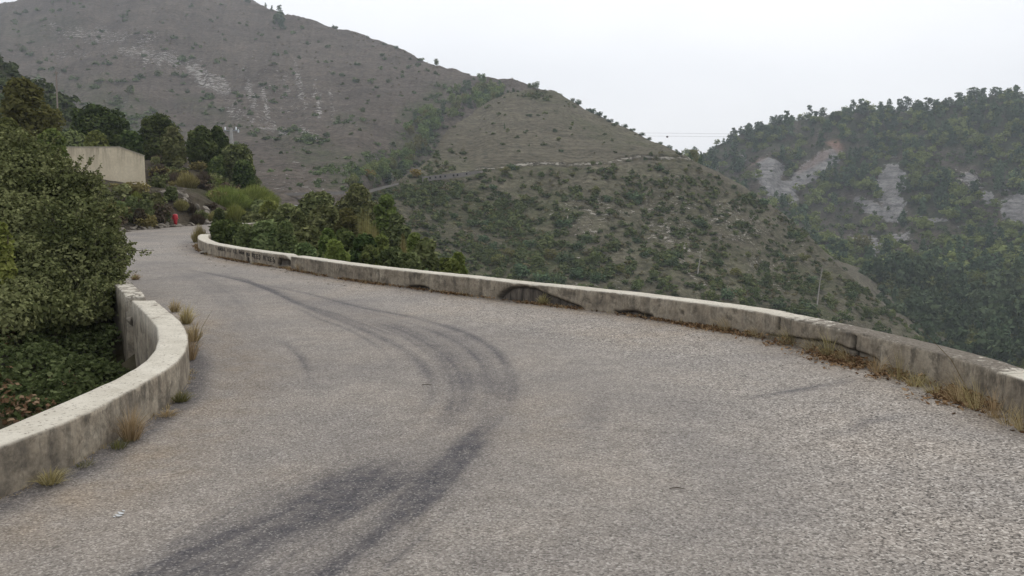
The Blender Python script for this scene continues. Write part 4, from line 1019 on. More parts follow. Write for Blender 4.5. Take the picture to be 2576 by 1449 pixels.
# bigger bushes on the conical hill
CB = [(1268, 432, 30, 20), (1300, 425, 16, 12), (1360, 440, 20, 16), (1335, 440, 12, 14), (1595, 492, 40, 34), (1610, 500, 26, 20), (1500, 482, 26, 26), (1525, 500, 22, 18), (1540, 470, 14, 12), (1760, 560, 40, 26), (1775, 570, 26, 20), (1420, 560, 34, 24), (1395, 545, 20, 18), (1330, 610, 30, 26), (1455, 620, 30, 26), (1475, 600, 24, 24), (1500, 650, 26, 24), (1540, 620, 30, 22), (1595, 600, 22, 18), (1420, 650, 40, 36), (1385, 640, 34, 30), (1350, 660, 40, 34), (1310, 680, 46, 36), (1280, 640, 30, 26), (1240, 620, 30, 26), (1215, 600, 26, 24), (1190, 560, 24, 20), (1250, 660, 40, 34), (1450, 690, 40, 36), (1400, 700, 44, 40), (1500, 700, 34, 28), (1360, 700, 40, 34), (1220, 560, 24, 20), (1170, 520, 24, 18), (1140, 540, 20, 18), (1120, 500, 24, 18), (1090, 480, 22, 18), (1150, 480, 26, 20), (1200, 490, 24, 18), (1240, 470, 22, 16), (1280, 480, 20, 14), (1320, 500, 24, 18),
      (1560, 560, 18, 14), (1660, 560, 18, 14), (1700, 640, 30, 24), (1690, 660, 34, 26), (1640, 690, 30, 24), (1620, 640, 24, 20), (1805, 660, 30, 22), (1850, 690, 34, 24), (1880, 640, 20, 18), (1830, 740, 40, 30), (1790, 745, 40, 30), (1900, 740, 34, 30), (1930, 700, 30, 24), (1955, 760, 44, 30), (1985, 720, 26, 26), (2030, 770, 40, 30), (1960, 640, 22, 18), (1995, 590, 26, 20), (2020, 650, 30, 24), (1920, 510, 30, 26), (1890, 490, 22, 18), (1845, 470, 14, 14), (1725, 430, 16, 12), (1660, 425, 20, 14), (1560, 430, 16, 12), (1440, 440, 18, 12), (1395, 330, 12, 10), (1275, 330, 12, 12), (1405, 350, 16, 12), (1490, 410, 14, 10), (1510, 412, 12, 10), (1410, 380, 12, 9), (1620, 400, 10, 9), (1330, 290, 14, 9), (2080, 700, 30, 26), (2090, 760, 34, 30), (2140, 740, 30, 26), (2040, 700, 26, 24), (2120, 800, 40, 32), (2180, 790, 34, 30), (2060, 720, 40, 30), (1740, 800, 40, 26), (1660, 740, 34, 24), (1600, 720, 36, 26), (1560, 680, 30, 22)]
for u, v, px, hpx in CB:
    P = cone.on(u, v + hpx * 0.4); q = r.random()
    kk_, nm, lab, cat, grp = (K_DARK, 'dark_bush', 'big dark bush standing out on the flank of the conical hill', 'bush', 'dark bushes on the conical hill') if q < 0.5 else ((K_ROUND, 'broadleaf_tree', 'small green tree on the flank of the conical hill', 'tree', 'green trees on the conical hill') if q < 0.82 else (K_YEL, 'yellowing_tree', 'small yellowing tree on the flank of the conical hill', 'tree', 'yellowing trees on the conical hill'))
    plant_at(nm, kk_, P, hpx * P[1] / FOC * 1.2, px * P[1] / FOC * 1.1, lab, cat, grp, r)
# trees of the gully between the two hills
gl = [(880, 470), (920, 440), (960, 425), (1000, 405), (1030, 375), (1055, 340), (1085, 310), (1120, 280), (1160, 255), (1200, 232), (1240, 220), (1270, 222)]
gl = np.array(gl, float); n_g = 105
for i in range(n_g):
    t = r.random() ** 0.9 * (len(gl) - 1.001); j = int(t); c = gl[j] + (gl[j + 1] - gl[j]) * (t - j)
    u, v = c[0] + r.normal() * 20, c[1] + r.normal() * 15 + 10
    rv_ = np.interp(u, [a[0] for a in A_ridge], [a[1] for a in A_ridge])
    if v < rv_ + 6: v = rv_ + 6
    P = big.on(u, v); q = r.random(); px = r.uniform(24, 40) * (1.0 if v > 300 else 0.8)
    yl = (980 < u < 1060 and 300 < v < 400 and q < 0.55) or (q < 0.12)
    k_, nm, what, grp = (K_YEL, 'yellowing_tree', 'yellow-green tree in the wooded gully beside the conical hill', 'yellow-green trees of the gully') if yl else ((K_GULLY, 'broadleaf_tree', 'green broadleaf tree in the wooded gully beside the conical hill', 'green trees of the gully') if q < 0.75 else (K_PINE, 'pine_tree', 'dark pine in the wooded gully beside the conical hill', 'pines of the gully'))
    h = px * P[1] / FOC
    plant_at(nm, k_, P, h * r.uniform(0.9, 1.25), h, what, 'tree', grp, r)
for u, v, px, hpx, kitx, nm, lab in [(1045, 447, 38, 26, K_ORANGE, 'orange_tree', 'orange autumn tree beside the far retaining wall'), (1000, 448, 34, 30, K_ROUND, 'broadleaf_tree', 'bright green round tree just before the orange one by the hill road'), (885, 480, 34, 44, K_YEL, 'yellowing_tree', 'tall olive-yellow tree above the far roadside parapet'), (925, 448, 40, 26, K_ORANGE, 'orange_tree', 'brownish orange tree among dark trees at the foot of the gully'), (1290, 428, 36, 22, K_DARK, 'dark_bush', 'wide dark bush hanging over the far hill road')]:
    P = (cone if u > 990 else big).on(u, v); plant_at(nm, kitx, P, hpx * P[1] / FOC * 1.15, px * P[1] / FOC, lab, 'bush' if nm == 'dark_bush' else 'tree', None, r)
# skyline pines of the wooded hill
SK = [(1845, 340, 26, 26, 0), (1863, 338, 16, 22, 0), (1880, 328, 20, 20, 0), (1905, 322, 18, 16, 0), (1940, 314, 26, 22, 0), (1965, 311, 22, 22, 0), (1990, 309, 24, 20, 0), (2010, 305, 18, 14, 1), (2040, 301, 20, 14, 1), (2068, 296, 26, 26, 0), (2100, 294, 24, 20, 1), (2130, 290, 20, 16, 1), (2165, 285, 34, 26, 0), (2185, 282, 18, 16, 1), (2213, 284, 24, 30, 0), (2236, 284, 22, 36, 0), (2262, 284, 26, 36, 0), (2278, 282, 26, 40, 0), (2305, 282, 30, 34, 0), (2335, 282, 34, 36, 0), (2362, 276, 22, 26, 1), (2385, 268, 26, 24, 0), (2412, 258, 34, 30, 0), (2445, 250, 40, 34, 0), (2470, 247, 30, 26, 0), (2500, 243, 34, 26, 0), (2530, 244, 26, 18, 1), (2560, 248, 26, 18, 1), (1820, 362, 10, 16, 0), (1800, 376, 10, 12, 0), (1785, 386, 12, 12, 1)]
for u, v, px, hpx, kd in SK:
    P = wood.on(u, v); h = hpx * P[1] / FOC * 1.05
    plant_at('pine_tree' if kd == 0 else 'broadleaf_tree', K_PINE if kd == 0 else K_ROUND, P, h, px * P[1] / FOC * 1.55, 'dark pine cut out against the sky on the wooded hill' if kd == 0 else 'round green tree against the sky on the wooded hill', 'tree', 'skyline pines of the wooded hill' if kd == 0 else 'skyline broadleaf trees of the wooded hill', r)
# the largest pines low in the valley
for i in range(46):
    u, v = r.uniform(2150, 2620), 0
    v = r.uniform(760, 960) if u > 2300 else r.uniform(700, 860)
    P = wood.on(u, v); h = r.uniform(6.5, 10.5)
    plant_at('pine_tree', K_PINE, P, h, h * r.uniform(0.55, 0.8), 'tall pine in the dark valley below the stained parapet', 'tree', 'tall pines of the valley', r)
for u, v, px, hpx, kitx, nm, lab in [(2170, 640, 50, 60, K_YEL, 'yellowing_tree', 'big yellow-green tree at the lower edge of the grey rock slab'), (2410, 640, 30, 26, K_ORANGE, 'orange_tree', 'small orange tree on the far side of the valley'), (2560, 770, 34, 60, K_ORANGE, 'orange_tree', 'rusty orange tree at the frame edge among valley pines'), (2330, 800, 46, 60, K_YEL, 'yellowing_tree', 'yellow-green tree standing among the dark valley pines')]:
    P = wood.on(u, v); plant_at(nm, kitx, P, hpx * P[1] / FOC, px * P[1] / FOC, lab, 'tree', None, r)


# ---- dead trunks low on the conical hill
def dead_tree(u, v0, v1, lean, label):
    P = cone.on(u, v0); d = P[1]; h = (v0 - v1) * d / FOC; mb = MB(); rr = R(int(u))
    root = empty('dead_tree', tuple(P)); L = lean * d / FOC
    pts = [(0, 0, -0.3), (L * .3, 0, h * .35), (L * .6, 0, h * .7), (L, 0, h)]
    mb.tube(pts, [0.14, 0.11, 0.08, 0.02], 6)
    for k in range(9):
        t = rr.uniform(0.4, 0.95); a = rr.uniform(0, 6.28); l = (1.1 - t) * h * 0.35
        mb.tube([(L * t, 0, h * t), (L * t + l * math.cos(a), l * math.sin(a), h * t + l * .4)], [0.035, 0.012], 4)
    mb.build('trunk', M_PALEBARK, root)
    tag(root, label, 'dead tree')
dead_tree(2052, 770, 672, 10, 'pale bare dead trunk rising above scrub, taller one of two')
dead_tree(1752, 690, 638, 8, 'thin grey dead trunk leaning on the stony flank, smaller one of two')


# ================================================================== near plants
def ground_at(x, y):
    i = int(np.clip(round((y + 14) / 0.7), 0, zs.shape[0] - 1)); j = int(np.clip(round((x + 60) / 0.7), 0, zs.shape[1] - 1))
    return float(zs[i, j])


def bush(name, u, vt, px, d, mat, label, cat='bush', leaf=0.075, n=5200, zbase=None, seed=0, kind='round', fill=1.0, group=None, tall=None):
    """a bush or tree with its own crown and stems: top seen at (u, vt), PX wide, D metres away"""
    r = R(seed + int(u * 7 + vt)); top = at(u, vt, d); x, y = float(top[0]), float(top[1]); w = px * d / FOC
    zb = ground_at(x, y) if zbase is None else zbase
    h = max(0.6, float(top[2]) - zb)
    root = empty(name, (x, y, zb))
    crown_h = min(h * 0.97, (tall or 2.4) * w)
    blobs = []
    K = 26
    for i in range(K):
        t = r.random() ** 0.8; z = h - crown_h * (1 - t) * 0.95
        prof = {'round': math.sqrt(max(0.06, 1 - (2 * t - 0.95) ** 2)) if t > 0.45 else 0.95, 'cone': 1.05 - 0.9 * t, 'wide': 1.1 - 0.55 * t}[kind]
        a = r.uniform(0, 6.28); s = w * r.uniform(0.08, 0.2); q = max(0, w * 0.5 * prof - s * 0.8) * r.uniform(0.55, 1.0)
        blobs.append(((q * math.cos(a), q * math.sin(a), min(z, h - s * 0.8)), (s, s, s * r.uniform(0.75, 1.1))))
    blobs.append(((0, 0, h - w * 0.14), (w * 0.16, w * 0.16, w * 0.15))); blobs.append(((0, 0, h - crown_h * 0.5), (w * 0.36, w * 0.36, crown_h * 0.42)))
    Q, t = clump(r, blobs, n, leaf, 0.75, 0.65, 0.4, 0.45)
    link('crown', quads_to_mesh('crown', Q, t, mat), None, root)
    mb = MB()
    for k in range(4):
        a = r.uniform(0, 6.28); e = w * r.uniform(0.08, 0.3)
        mb.tube([(0.05 * math.cos(a), 0.05 * math.sin(a), -0.3), (e * .3 * math.cos(a), e * .3 * math.sin(a), h * 0.4), (e * math.cos(a), e * math.sin(a), h * r.uniform(0.75, 0.93))], [0.004 + 0.028 * w, 0.003 + 0.016 * w, 0.005], 6)
    mb.build('trunk', M_BARK, root)
    return tag(root, label, cat, group)


def broom(name, u, vt, px, d, mat, label, zbase, n=3600, cat='broom', lean=(0, 0), width=0.012, curve=0.35):
    r = R(int(u * 3 + vt)); top = at(u, vt, d); w = px * d / FOC; h = max(0.4, float(top[2]) - zbase)
    Q, t = strands(r, n, h * 1.04, w * 0.24, width, w * 0.30, curve * 0.6, lean)
    o = link(name, quads_to_mesh(name, Q, t, mat)); o.location = (float(top[0]), float(top[1]), zbase)
    return tag(o, label, cat)


NEAR = [
    (666, 560, 74, 24.5, M_OLIVE, 'round pale grey-green bush behind the near end of the scribbled parapet', 'wide'),
    (721, 517, 92, 31, M_OLIVE, 'broad grey-green oak bush below the far guard rail', 'round'),
    (717, 562, 66, 23.2, M_OLIVE, 'narrow pale bush with a twiggy top behind the scribbled parapet', 'cone'),
    (781, 572, 92, 25.5, M_OAK, 'dense blue-green bush between the pale bush and the bright one', 'round'),
    (792, 488, 108, 37, M_OAK, 'wide dark oak crown standing against the far hill road', 'wide'),
    (818, 516, 86, 33, M_OAK, 'dark oak in front of the wide oak crown', 'round'),
    (826, 580, 42, 24.2, M_GREEN, 'small green bush just behind the bright yellow-green one', 'round'),
    (842, 608, 62, 21.3, M_BRIGHT, 'bright yellow-green broadleaf bush leaning over the long parapet', 'round'),
    (866, 578, 92, 25.5, M_DARK, 'very dark bush beside the bright yellow-green one', 'round'),
    (870, 528, 60, 32.5, M_BROWNG, 'olive-brown bush amid the dark oaks', 'round'),
    (895, 463, 88, 47, M_OAK, 'tallest round oak rising before the hill road', 'round'),
    (972, 493, 66, 41, M_GREEN, 'oak with bright green top on the slope edge', 'round'),
    (998, 540, 74, 36, M_OAK, 'dark leaning oak at the outer edge of the thicket', 'round'),
    (912, 596, 94, 23.2, M_DARK, 'low dark bush pressed against the long parapet', 'wide'),
    (958, 594, 64, 25.5, M_GREEN, 'mid green bush between the low dark bush and dry broom', 'round'),
    (985, 624, 72, 22.0, M_OAK, 'low dull green bush right behind the coping', 'wide'),
    (1043, 588, 50, 30, M_GREEN, 'small green tree behind the last big bush', 'round'),
    (1071, 600, 100, 26, M_OAK, 'last big dark bush before the open valley', 'wide'),
    (1131, 654, 54, 20.5, M_GREEN, 'small yellowish green bush peeping over the long parapet', 'wide'),
    (1153, 640, 30, 26, M_BRIGHT, 'small light green bush at the end of the thicket', 'round'),
    (568, 556, 74, 27, M_DARK, 'dark oak bush behind the curled end of the scribbled parapet', 'round'),
    (551, 528, 26, 29, M_OAK, 'upright sprig of oak above the dark bush by the curled parapet', 'cone'),
    (617, 570, 54, 24.5, M_OLIVE, 'pale bush between the dark oak bush and the round grey-green one', 'round'),
    (655, 506, 62, 47, M_OLIVE, 'grey-green bush at the foot of the big broom', 'round'),
    (680, 508, 42, 45, M_BRIGHT, 'yellow-green bush beside the far guard rail', 'round'),
    (640, 540, 60, 36, M_OAK, 'oak bush hiding the road beyond the bend', 'wide'),
    (770, 615, 50, 20.5, M_OLIVE, 'low pale sprouts behind the joint of the parapets', 'wide'),
    (1030, 640, 60, 21.5, M_OAK, 'low dark green bush below the last big one', 'wide'),
    (750, 536, 56, 29, M_OAK, 'dark green bush between the two wide oaks', 'round'),
    (930, 620, 60, 21.5, M_DARK, 'dark low bush directly behind the cracked part of the coping', 'wide'),
]
for i, (u, vt, px, d, m, lab, kd) in enumerate(NEAR):
    bush('oak_bush' if m in (M_OAK, M_DARK, M_OLIVE) else 'leafy_bush', u, vt, px * 1.38, d, m, lab, 'bush', leaf=0.055 + 0.0013 * d, n=int(8200 * (1 if d < 34 else 0.8)), seed=i, kind=kd)
ru = R(501); pts, hs, ms = [], [], []
for i in range(190):
    u, d = ru.uniform(545, 1165), ru.uniform(19.5, 44)
    vt_ = np.interp(u, [545, 650, 800, 1000, 1100, 1165], [590, 590, 596, 628, 650, 690]) + ru.uniform(0, 26) + (d < 23) * 14
    p = at(u, vt_, d); zb = ground_at(p[0], p[1])
    if p[2] - zb < 0.5 or inside(np.array([p[0]]), np.array([p[1]]), ROADP)[0]: continue
    if dist_poly(np.array([p[0]]), np.array([p[1]]), ROADP)[0][0] < 0.9: continue
    h = min(p[2] - zb, ru.uniform(1.4, 2.4)); pts.append(np.array([p[0], p[1], p[2] - h * 0.9])); hs.append(h)
pts = np.array(pts); hs = np.array(hs); sel = ru.random(len(pts)) < 0.6
SHR_N = [proto('shrub', 900, 0.05, 170 + i, 12) for i in range(4)]
stuff('undergrowth', 'tangled dark undergrowth between the bushes behind the parapets', SHR_N, pts[sel], hs[sel], M_OAK, 502, (0.8, 1.2))
stuff('undergrowth', 'tangled greyish undergrowth between the bushes behind the parapets', SHR_N, pts[~sel], hs[~sel], M_OLIVE, 503, (0.8, 1.2))
broom('broom_bush', 917, 523, 92, 34, M_BROOMB, 'brown-green dome of broom between the oaks', -5.0, 3600)
broom('broom_bush', 940, 560, 84, 30, M_BROOMB, 'dry brown broom below the dome of broom', -4.0, 3000)
broom('broom_bush', 998, 588, 52, 27, M_BROOMB, 'thin brown broom leaning out over the valley', -3.5, 1600, lean=(0.2, 0))
broom('broom_bush', 566, 464, 128, 46.5, M_BROOM, 'big green broom on top of the rocky bank', float(at(566, 545, 46)[2]), 6500, width=0.02)
broom('broom_bush', 632, 462, 120, 51, M_BROOM, 'long sloping green broom behind the big one', float(at(632, 535, 51)[2]), 6000, lean=(0.25, 0), width=0.02)
broom('broom_bush', 668, 492, 70, 50, M_BROOM, 'lower end clump of the sloping broom near the guard rail', float(at(668, 540, 50)[2]), 3000, width=0.02)
broom('wispy_shrub', 500, 560, 42, 27.2, M_BROOMB, 'grey wispy shrub at the curled end of the far parapet', -0.1, 700, width=0.006, curve=0.25)


def on_bank(u, v): return bank.on(u, v)
BANK = [(455, 512, 40, 26, M_BROOMB, 'b', 'olive weeds in the middle of the rocky bank'), (478, 520, 30, 24, M_HEATH, 'b', 'dull brown tuft high between the rock ribs'), (430, 490, 36, 20, M_OAK, 'o', 'small dark bush at the top lip of the rocky bank'), (342, 496, 34, 30, M_BROOM, 'b', 'green broom tuft high on the rocky bank under the building'), (365, 530, 50, 46, M_OAK, 'o', 'grey-green bush low on the bank, middle of three'), (392, 512, 40, 44, M_OAK, 'o', 'bush on the bank just behind the red hydrant'), (350, 545, 36, 30, M_HEATH, 'o', 'small dull bush at the foot of the bank'), (411, 541, 30, 32, M_OAK, 'o', 'low bush touching the red hydrant'), (330, 515, 40, 36, M_OLIVE, 'o', 'grey bush on the bank below the building corner'),
        (400, 428, 44, 34, M_HEATH, 'b', 'dead brown heath bush beside the building'), (440, 448, 60, 36, M_HEATH, 'b', 'wide dead brown bush below the oaks'), (470, 452, 60, 44, M_BROOMB, 'b', 'olive broom below the oaks behind the bank'), (510, 450, 60, 40, M_HEATH, 'b', 'dark dead shrub beside the olive broom'), (420, 400, 50, 26, M_HEATH, 'b', 'brown brush at the foot of the pointed oak'), (535, 458, 50, 30, M_BROOM, 'b', 'small green broom before the big one'), (395, 462, 26, 20, M_BROOM, 'b', 'tiny green broom beside the building base'),
        (496, 548, 40, 26, M_HEATH, 'b', 'brown weeds between the hydrant and the rock rib'), (300, 530, 40, 40, M_OLIVE, 'o', 'grey-green bush half hidden by the big oak bush'), (540, 545, 50, 30, M_BROOMB, 'b', 'dull broom at the foot of the rock rib'), (590, 535, 60, 50, M_BROOM, 'b', 'shaded broom above the end of the far road')]
for u, v, px, hpx, m, kd, lab in BANK:
    P = on_bank(u, v + hpx * 0.45); d = float(P[1])
    if kd == 'b': broom('broom_bush' if m is not M_HEATH else 'heath_bush', u, v - hpx * 0.55, px, d - 0.2, m, lab, float(P[2]) - 0.1, 1400, 'shrub', width=0.012)
    else: bush('bank_bush', u, v - hpx * 0.55, px, d - 0.3, m, lab, 'bush', 0.09, 2200, float(P[2]) - 0.1, 3, 'wide')

rb_ = R(601); wv = np.where(bank.U > 250, 1.0, 0.45) * ((bank.U < 690) & (bank.T[:, None] > 1.2) & (bank.T[:, None] < 6))
P, pu, pv = bank.sample(420, wv * np.where(bank.T[:, None] > 3.2, 1.0, 0.30) * (1 - 0.8 * np.clip(rk, 0, 1)), rb_)
ok_ = ~((pu > 412) & (pu < 478) & (pv > 512)) & ~((pu < 378) & (pv < 480)); P = P[ok_]
kk = rb_.random(len(P)); hh = rb_.uniform(0.4, 1.1, len(P))
SHR_B = [proto('shrub', 320, 0.075, 180 + i, 9) for i in range(4)]
for lo, hi, m, lab in [(0, .4, M_HEATH, 'dead brown heath covering the slope behind the bank'), (.4, .75, M_OAK, 'dark low scrub on the bank and the slope behind'), (.75, 1.01, M_BROOMB, 'olive weeds on the bank and the slope behind')]:
    q_ = (kk >= lo) & (kk < hi); stuff('scrub', lab, SHR_B, P[q_], hh[q_], m, 602, (0.9, 1.5))
TREES = [(242, 266, 150, 62, M_DARK, 'big round dark oak behind the concrete building', 'round', 0.13, 8000), (240, 332, 80, 54.5, M_GREEN, 'light green bush right behind the building roof', 'wide', 0.11, 3600), (400, 290, 130, 64, M_DARK, 'tall dark oak to the rear of the pointed oak', 'round', 0.13, 7000),
         (433, 320, 76, 56.5, M_OAK, 'pointed green oak above the dead heath', 'cone', 0.12, 5200), (500, 319, 84, 60, M_DARK, 'dark rounded oak between the pointed oak and the pole', 'round', 0.12, 5000), (547, 318, 62, 62, M_DARK, 'dark ragged oak beside the concrete pole', 'round', 0.12, 4200), (588, 366, 116, 57, M_OAK, 'wide oak in front of the concrete pole', 'wide', 0.12, 6500), (612, 405, 66, 55, M_DARK, 'lowest dark oak at the end of the oak row', 'wide', 0.12, 3600), (545, 395, 60, 56, M_DARK, 'dark oak under the ragged one at the pole', 'wide', 0.12, 3600),
         (330, 330, 70, 60, M_DARK, 'low dark oak between the round oak and tall oak', 'wide', 0.12, 3600), (180, 330, 90, 58, M_OLIVE, 'grey-green tree above the far end of the building roof', 'round', 0.12, 4200),
         (62, 204, 170, 36, M_BROWNG, 'tall olive-brown tree towering over the big oak bush', 'round', 0.10, 9000), (128, 326, 110, 34, M_GREEN, 'yellow-green tree just before the concrete building', 'round', 0.09, 5200), (20, 300, 120, 30, M_BROWNG, 'dark olive tree at the frame edge under the tall one', 'round', 0.08, 5200)]
for i, (u, vt, px, d, m, lab, kd, lf, n) in enumerate(TREES):
    P = bank.on(min(max(u, -250), 700), 440); P = at(u, 470, d)
    zb = float(bank.P[np.argmin(np.hypot(bank.P[..., 0] - P[0], bank.P[..., 1] - P[1])) // bank.nu, np.argmin(np.hypot(bank.P[..., 0] - P[0], bank.P[..., 1] - P[1])) % bank.nu][2])
    bush('oak_tree' if m in (M_DARK, M_OAK) else 'leafy_tree', u, vt, px, d, m, lab, 'tree', lf, n, zb - 0.1, 40 + i, kd, tall=1.9)

# ---- big oak bush beside the road
r = R(9)
LB = [(60, 470, 14.5, 95), (150, 520, 14.5, 95), (215, 560, 14, 75), (110, 590, 13.6, 95), (240, 640, 13.4, 66), (180, 670, 13.2, 80), (60, 690, 12.6, 90), (272, 690, 13.2, 42), (20, 580, 13.4, 100), (-60, 520, 14, 130), (-80, 660, 13, 140), (200, 480, 14.6, 56), (90, 410, 15, 56), (30, 380, 15, 60), (250, 590, 14, 46), (285, 655, 13.4, 36), (140, 440, 14.8, 50), (0, 720, 12.4, 80), (120, 740, 12.6, 60), (215, 735, 13.0, 50), (170, 600, 13.2, 60), (-40, 420, 15, 80), (60, 770, 11.6, 66), (150, 785, 11.9, 56), (228, 768, 12.4, 40), (0, 800, 11, 76), (100, 700, 12.4, 60), (255, 735, 12.8, 34)]
blobs = [(at(u, v, d), (p * d / FOC, p * d / FOC * 1.1, p * d / FOC * 0.95)) for u, v, d, p in LB]
for k in range(120):                                                       # uneven lumps over the outline
    c, s = blobs[r.integers(len(LB))]; dv = unit(r.normal(size=3)); e = r.uniform(0.07, 0.2)
    blobs.append((c + dv * np.array(s) * r.uniform(0.85, 1.1), (e, e, e * 0.8)))
Q, t = clump(r, blobs, 80000, 0.030, 0.72, 0.6, 0.35, 0.62)
Q3, t3 = clump(r, blobs, 14000, 0.044, 0.85, 0.55, 0.4, 0.6); Q = np.concatenate([Q, Q3]); t = np.concatenate([t, np.clip(t3 + 0.1, 0, 1)])
base = at(100, 760, 13.2); base[2] = -0.6
rootb = empty('oak_bush', tuple(base)); inv = np.array(base)
mbb = MB(); Qs, Ts = [Q], [t]
SPR = [((215, 470), (255, 415), 14.3), ((225, 480), (262, 440), 14.3), ((200, 450), (236, 392), 14.5), ((240, 500), (272, 462), 14), ((180, 450), (205, 395), 14.6), ((130, 420), (150, 372), 14.8), ((75, 400), (80, 350), 15), ((30, 370), (15, 335), 15), ((255, 560), (300, 530), 13.9), ((280, 640), (335, 612), 13.3), ((285, 660), (345, 655), 13.2), ((265, 690), (322, 695), 13.1), ((275, 610), (318, 580), 13.5), ((160, 430), (182, 402), 14.6), ((45, 420), (58, 372), 15), ((250, 620), (310, 635), 13.3), ((230, 520), (285, 500), 14), ((110, 430), (118, 385), 14.9), ((280, 650), (388, 630), 13.2)]
for (ua, va), (ub, vb), d in SPR:
    a, b = at(ua, va, d), at(ub, vb, d - 0.15); L = np.linalg.norm(b - a)
    m_ = (a + b) / 2 + np.array([0, 0, 0.08 * L]); mbb.tube([a - inv, m_ - inv, b - inv], [0.008, 0.005, 0.002], 5)
    for k in range(5):
        f = r.uniform(0.25, 1.0); p = a + (b - a) * f; dirn = unit((b - a) / L + r.normal(size=3) * 0.7); l2 = L * r.uniform(0.12, 0.35) * (1.25 - f)
        mbb.tube([p - inv, p + dirn * l2 - inv], [0.003, 0.0012], 4)
        nn = 9; pp = p + dirn * (l2 * r.random((nn, 1))) + r.normal(size=(nn, 3)) * 0.018
        Qs.append(leaf_quads(pp, unit(r.normal(size=(nn, 3)) + np.array([0, -0.3, 0.6])), 0.026, r, 0.6)); Ts.append(r.uniform(0.3, 1, nn))
    nn = 16; pp = a + (b - a) * r.random((nn, 1)) ** 0.8 + r.normal(size=(nn, 3)) * 0.02
    Qs.append(leaf_quads(pp, unit(r.normal(size=(nn, 3)) + np.array([0, -0.3, 0.6])), 0.026, r, 0.6)); Ts.append(r.uniform(0.3, 1, nn))
for k in range(150):
    c, s = blobs[r.integers(len(LB))]; dv = unit(r.normal(size=3) + np.array([0.25, -0.5, 0.35])); a = c + dv * np.array(s) * 0.85; L = r.uniform(0.18, 0.42); tw = unit(dv + np.array([0, 0, 0.5]) + r.normal(size=3) * 0.3)
    mbb.tube([a - inv, a + tw * L - inv], [0.004, 0.0012], 4); nn = 16
    pp = a + tw * (L * r.random((nn, 1)) ** 0.7) + r.normal(size=(nn, 3)) * 0.022
    Qs.append(leaf_quads(pp, unit(r.normal(size=(nn, 3)) + np.array([0, -0.4, 0.6])), 0.026, r, 0.6)); Ts.append(r.uniform(0.45, 1, nn))
for k in range(9):
    c = np.array(blobs[r.integers(len(LB))][0]); mbb.tube([Vector((r.normal() * .15, r.normal() * .15, -0.4)), (c - inv) * 0.5 + r.normal(size=3) * 0.1, c - inv], [0.05, 0.03, 0.01], 6)
link('crown', quads_to_mesh('crown', np.concatenate(Qs) - inv, np.concatenate(Ts), M_OAK), None, rootb)
mbb.build('branch', M_BARK, rootb)
tag(rootb, 'big dark oak bush overhanging the inside edge of the road', 'bush')
bush('leafy_bush', 4, 560, 60, 11.6, M_BRIGHT, 'small yellow-green leafy shoots at the frame edge in front of the oak bush', 'bush', 0.035, 1500, -0.5, 5, 'round', tall=4.0)

# ---- brambles filling the pocket behind the curved parapet
pocket_poly = [tuple(p) for p in LWB[::1]] + [tuple(p) for p in SWB] + [(-9, 16.5), (-18, 17), (-18, 3), (-5, 2)]
N = 290000
bx = r.uniform(-14.5, -2.6, N); by = r.uniform(3.2, 15.5, N)
k_ = inside(bx, by, pocket_poly); bx, by = bx[k_], by[k_]
dW, _ = dist_poly(bx, by, np.vstack([LWB, SWB])); uu, vv = project(np.c_[bx, by, bx * 0 - 0.3])
dens = np.clip(0.55 + 1.5 * fbm(bx * 2.2, by * 2.2, 55, 3), 0.05, 1) * np.clip((dW - 0.03) / 0.15, 0, 1) * np.where(uu > -260, 1, np.where(uu > -700, 0.5, 0))
k_ = r.random(len(bx)) < dens; bx, by = bx[k_], by[k_]
lump = 0.36 * np.clip(fbm(bx * 1.5, by * 1.5, 56, 4), -0.5, 1)
bz = bramble_top(bx, by) + lump - r.exponential(0.09, len(bx))
C = np.c_[bx, by, bz]; n = len(C)
nrm = unit(np.c_[r.normal(size=(n, 2)) * 0.45, np.ones(n)] + np.array([0.1, -0.35, 0]))
dry = np.clip(fbm(bx * 1.1, by * 1.1, 58, 3) * 2.4 - 0.3, 0, 1) * 0.75
isdry = r.random(n) < dry
tint = np.where(isdry, r.uniform(0.84, 1.0, n), np.clip(r.beta(2, 2.4, n) * 0.76, 0, 0.76))
Qs, Ts = [], []
for k in range(3):
    off = unit(np.cross(nrm, np.c_[np.cos(k * 2.1 + bx * 50), np.sin(k * 2.1 + bx * 50), bx * 0])) * (0.020 if k else 0.0)
    Qs.append(leaf_quads(C + off, unit(nrm + r.normal(size=(n, 3)) * 0.35), 0.0245, r, 0.72)); Ts.append(np.clip(tint + r.normal(size=n) * 0.03, 0, 1))
nb = NT('bramble_leaves')
cb = nb.ramp(nb.attr('tint'), [(0.0, (0.024, 0.033, 0.013)), (0.4, (0.076, 0.096, 0.037)), (0.76, (0.17, 0.195, 0.09)), (0.82, (0.11, 0.075, 0.04)), (0.92, (0.15, 0.085, 0.05)), (1.0, (0.27, 0.19, 0.12))])
pb = nb.node('ShaderNodeBsdfDiffuse'); nb.set(pb.inputs['Color'], cb); pt = nb.node('ShaderNodeBsdfTranslucent'); nb.set(pt.inputs['Color'], cb); px_ = nb.node('ShaderNodeMixShader'); px_.inputs[0].default_value = 0.25
nb.t.links.new(pb.outputs[0], px_.inputs[1]); nb.t.links.new(pt.outputs[0], px_.inputs[2]); nb.t.links.new(px_.outputs[0], nb.out.inputs['Surface'])
tag(link('brambles', quads_to_mesh('brambles', np.concatenate(Qs), np.concatenate(Ts), nb.m)), 'green and rusty brambles filling the hollow behind the curved parapet', None, None, 'stuff')

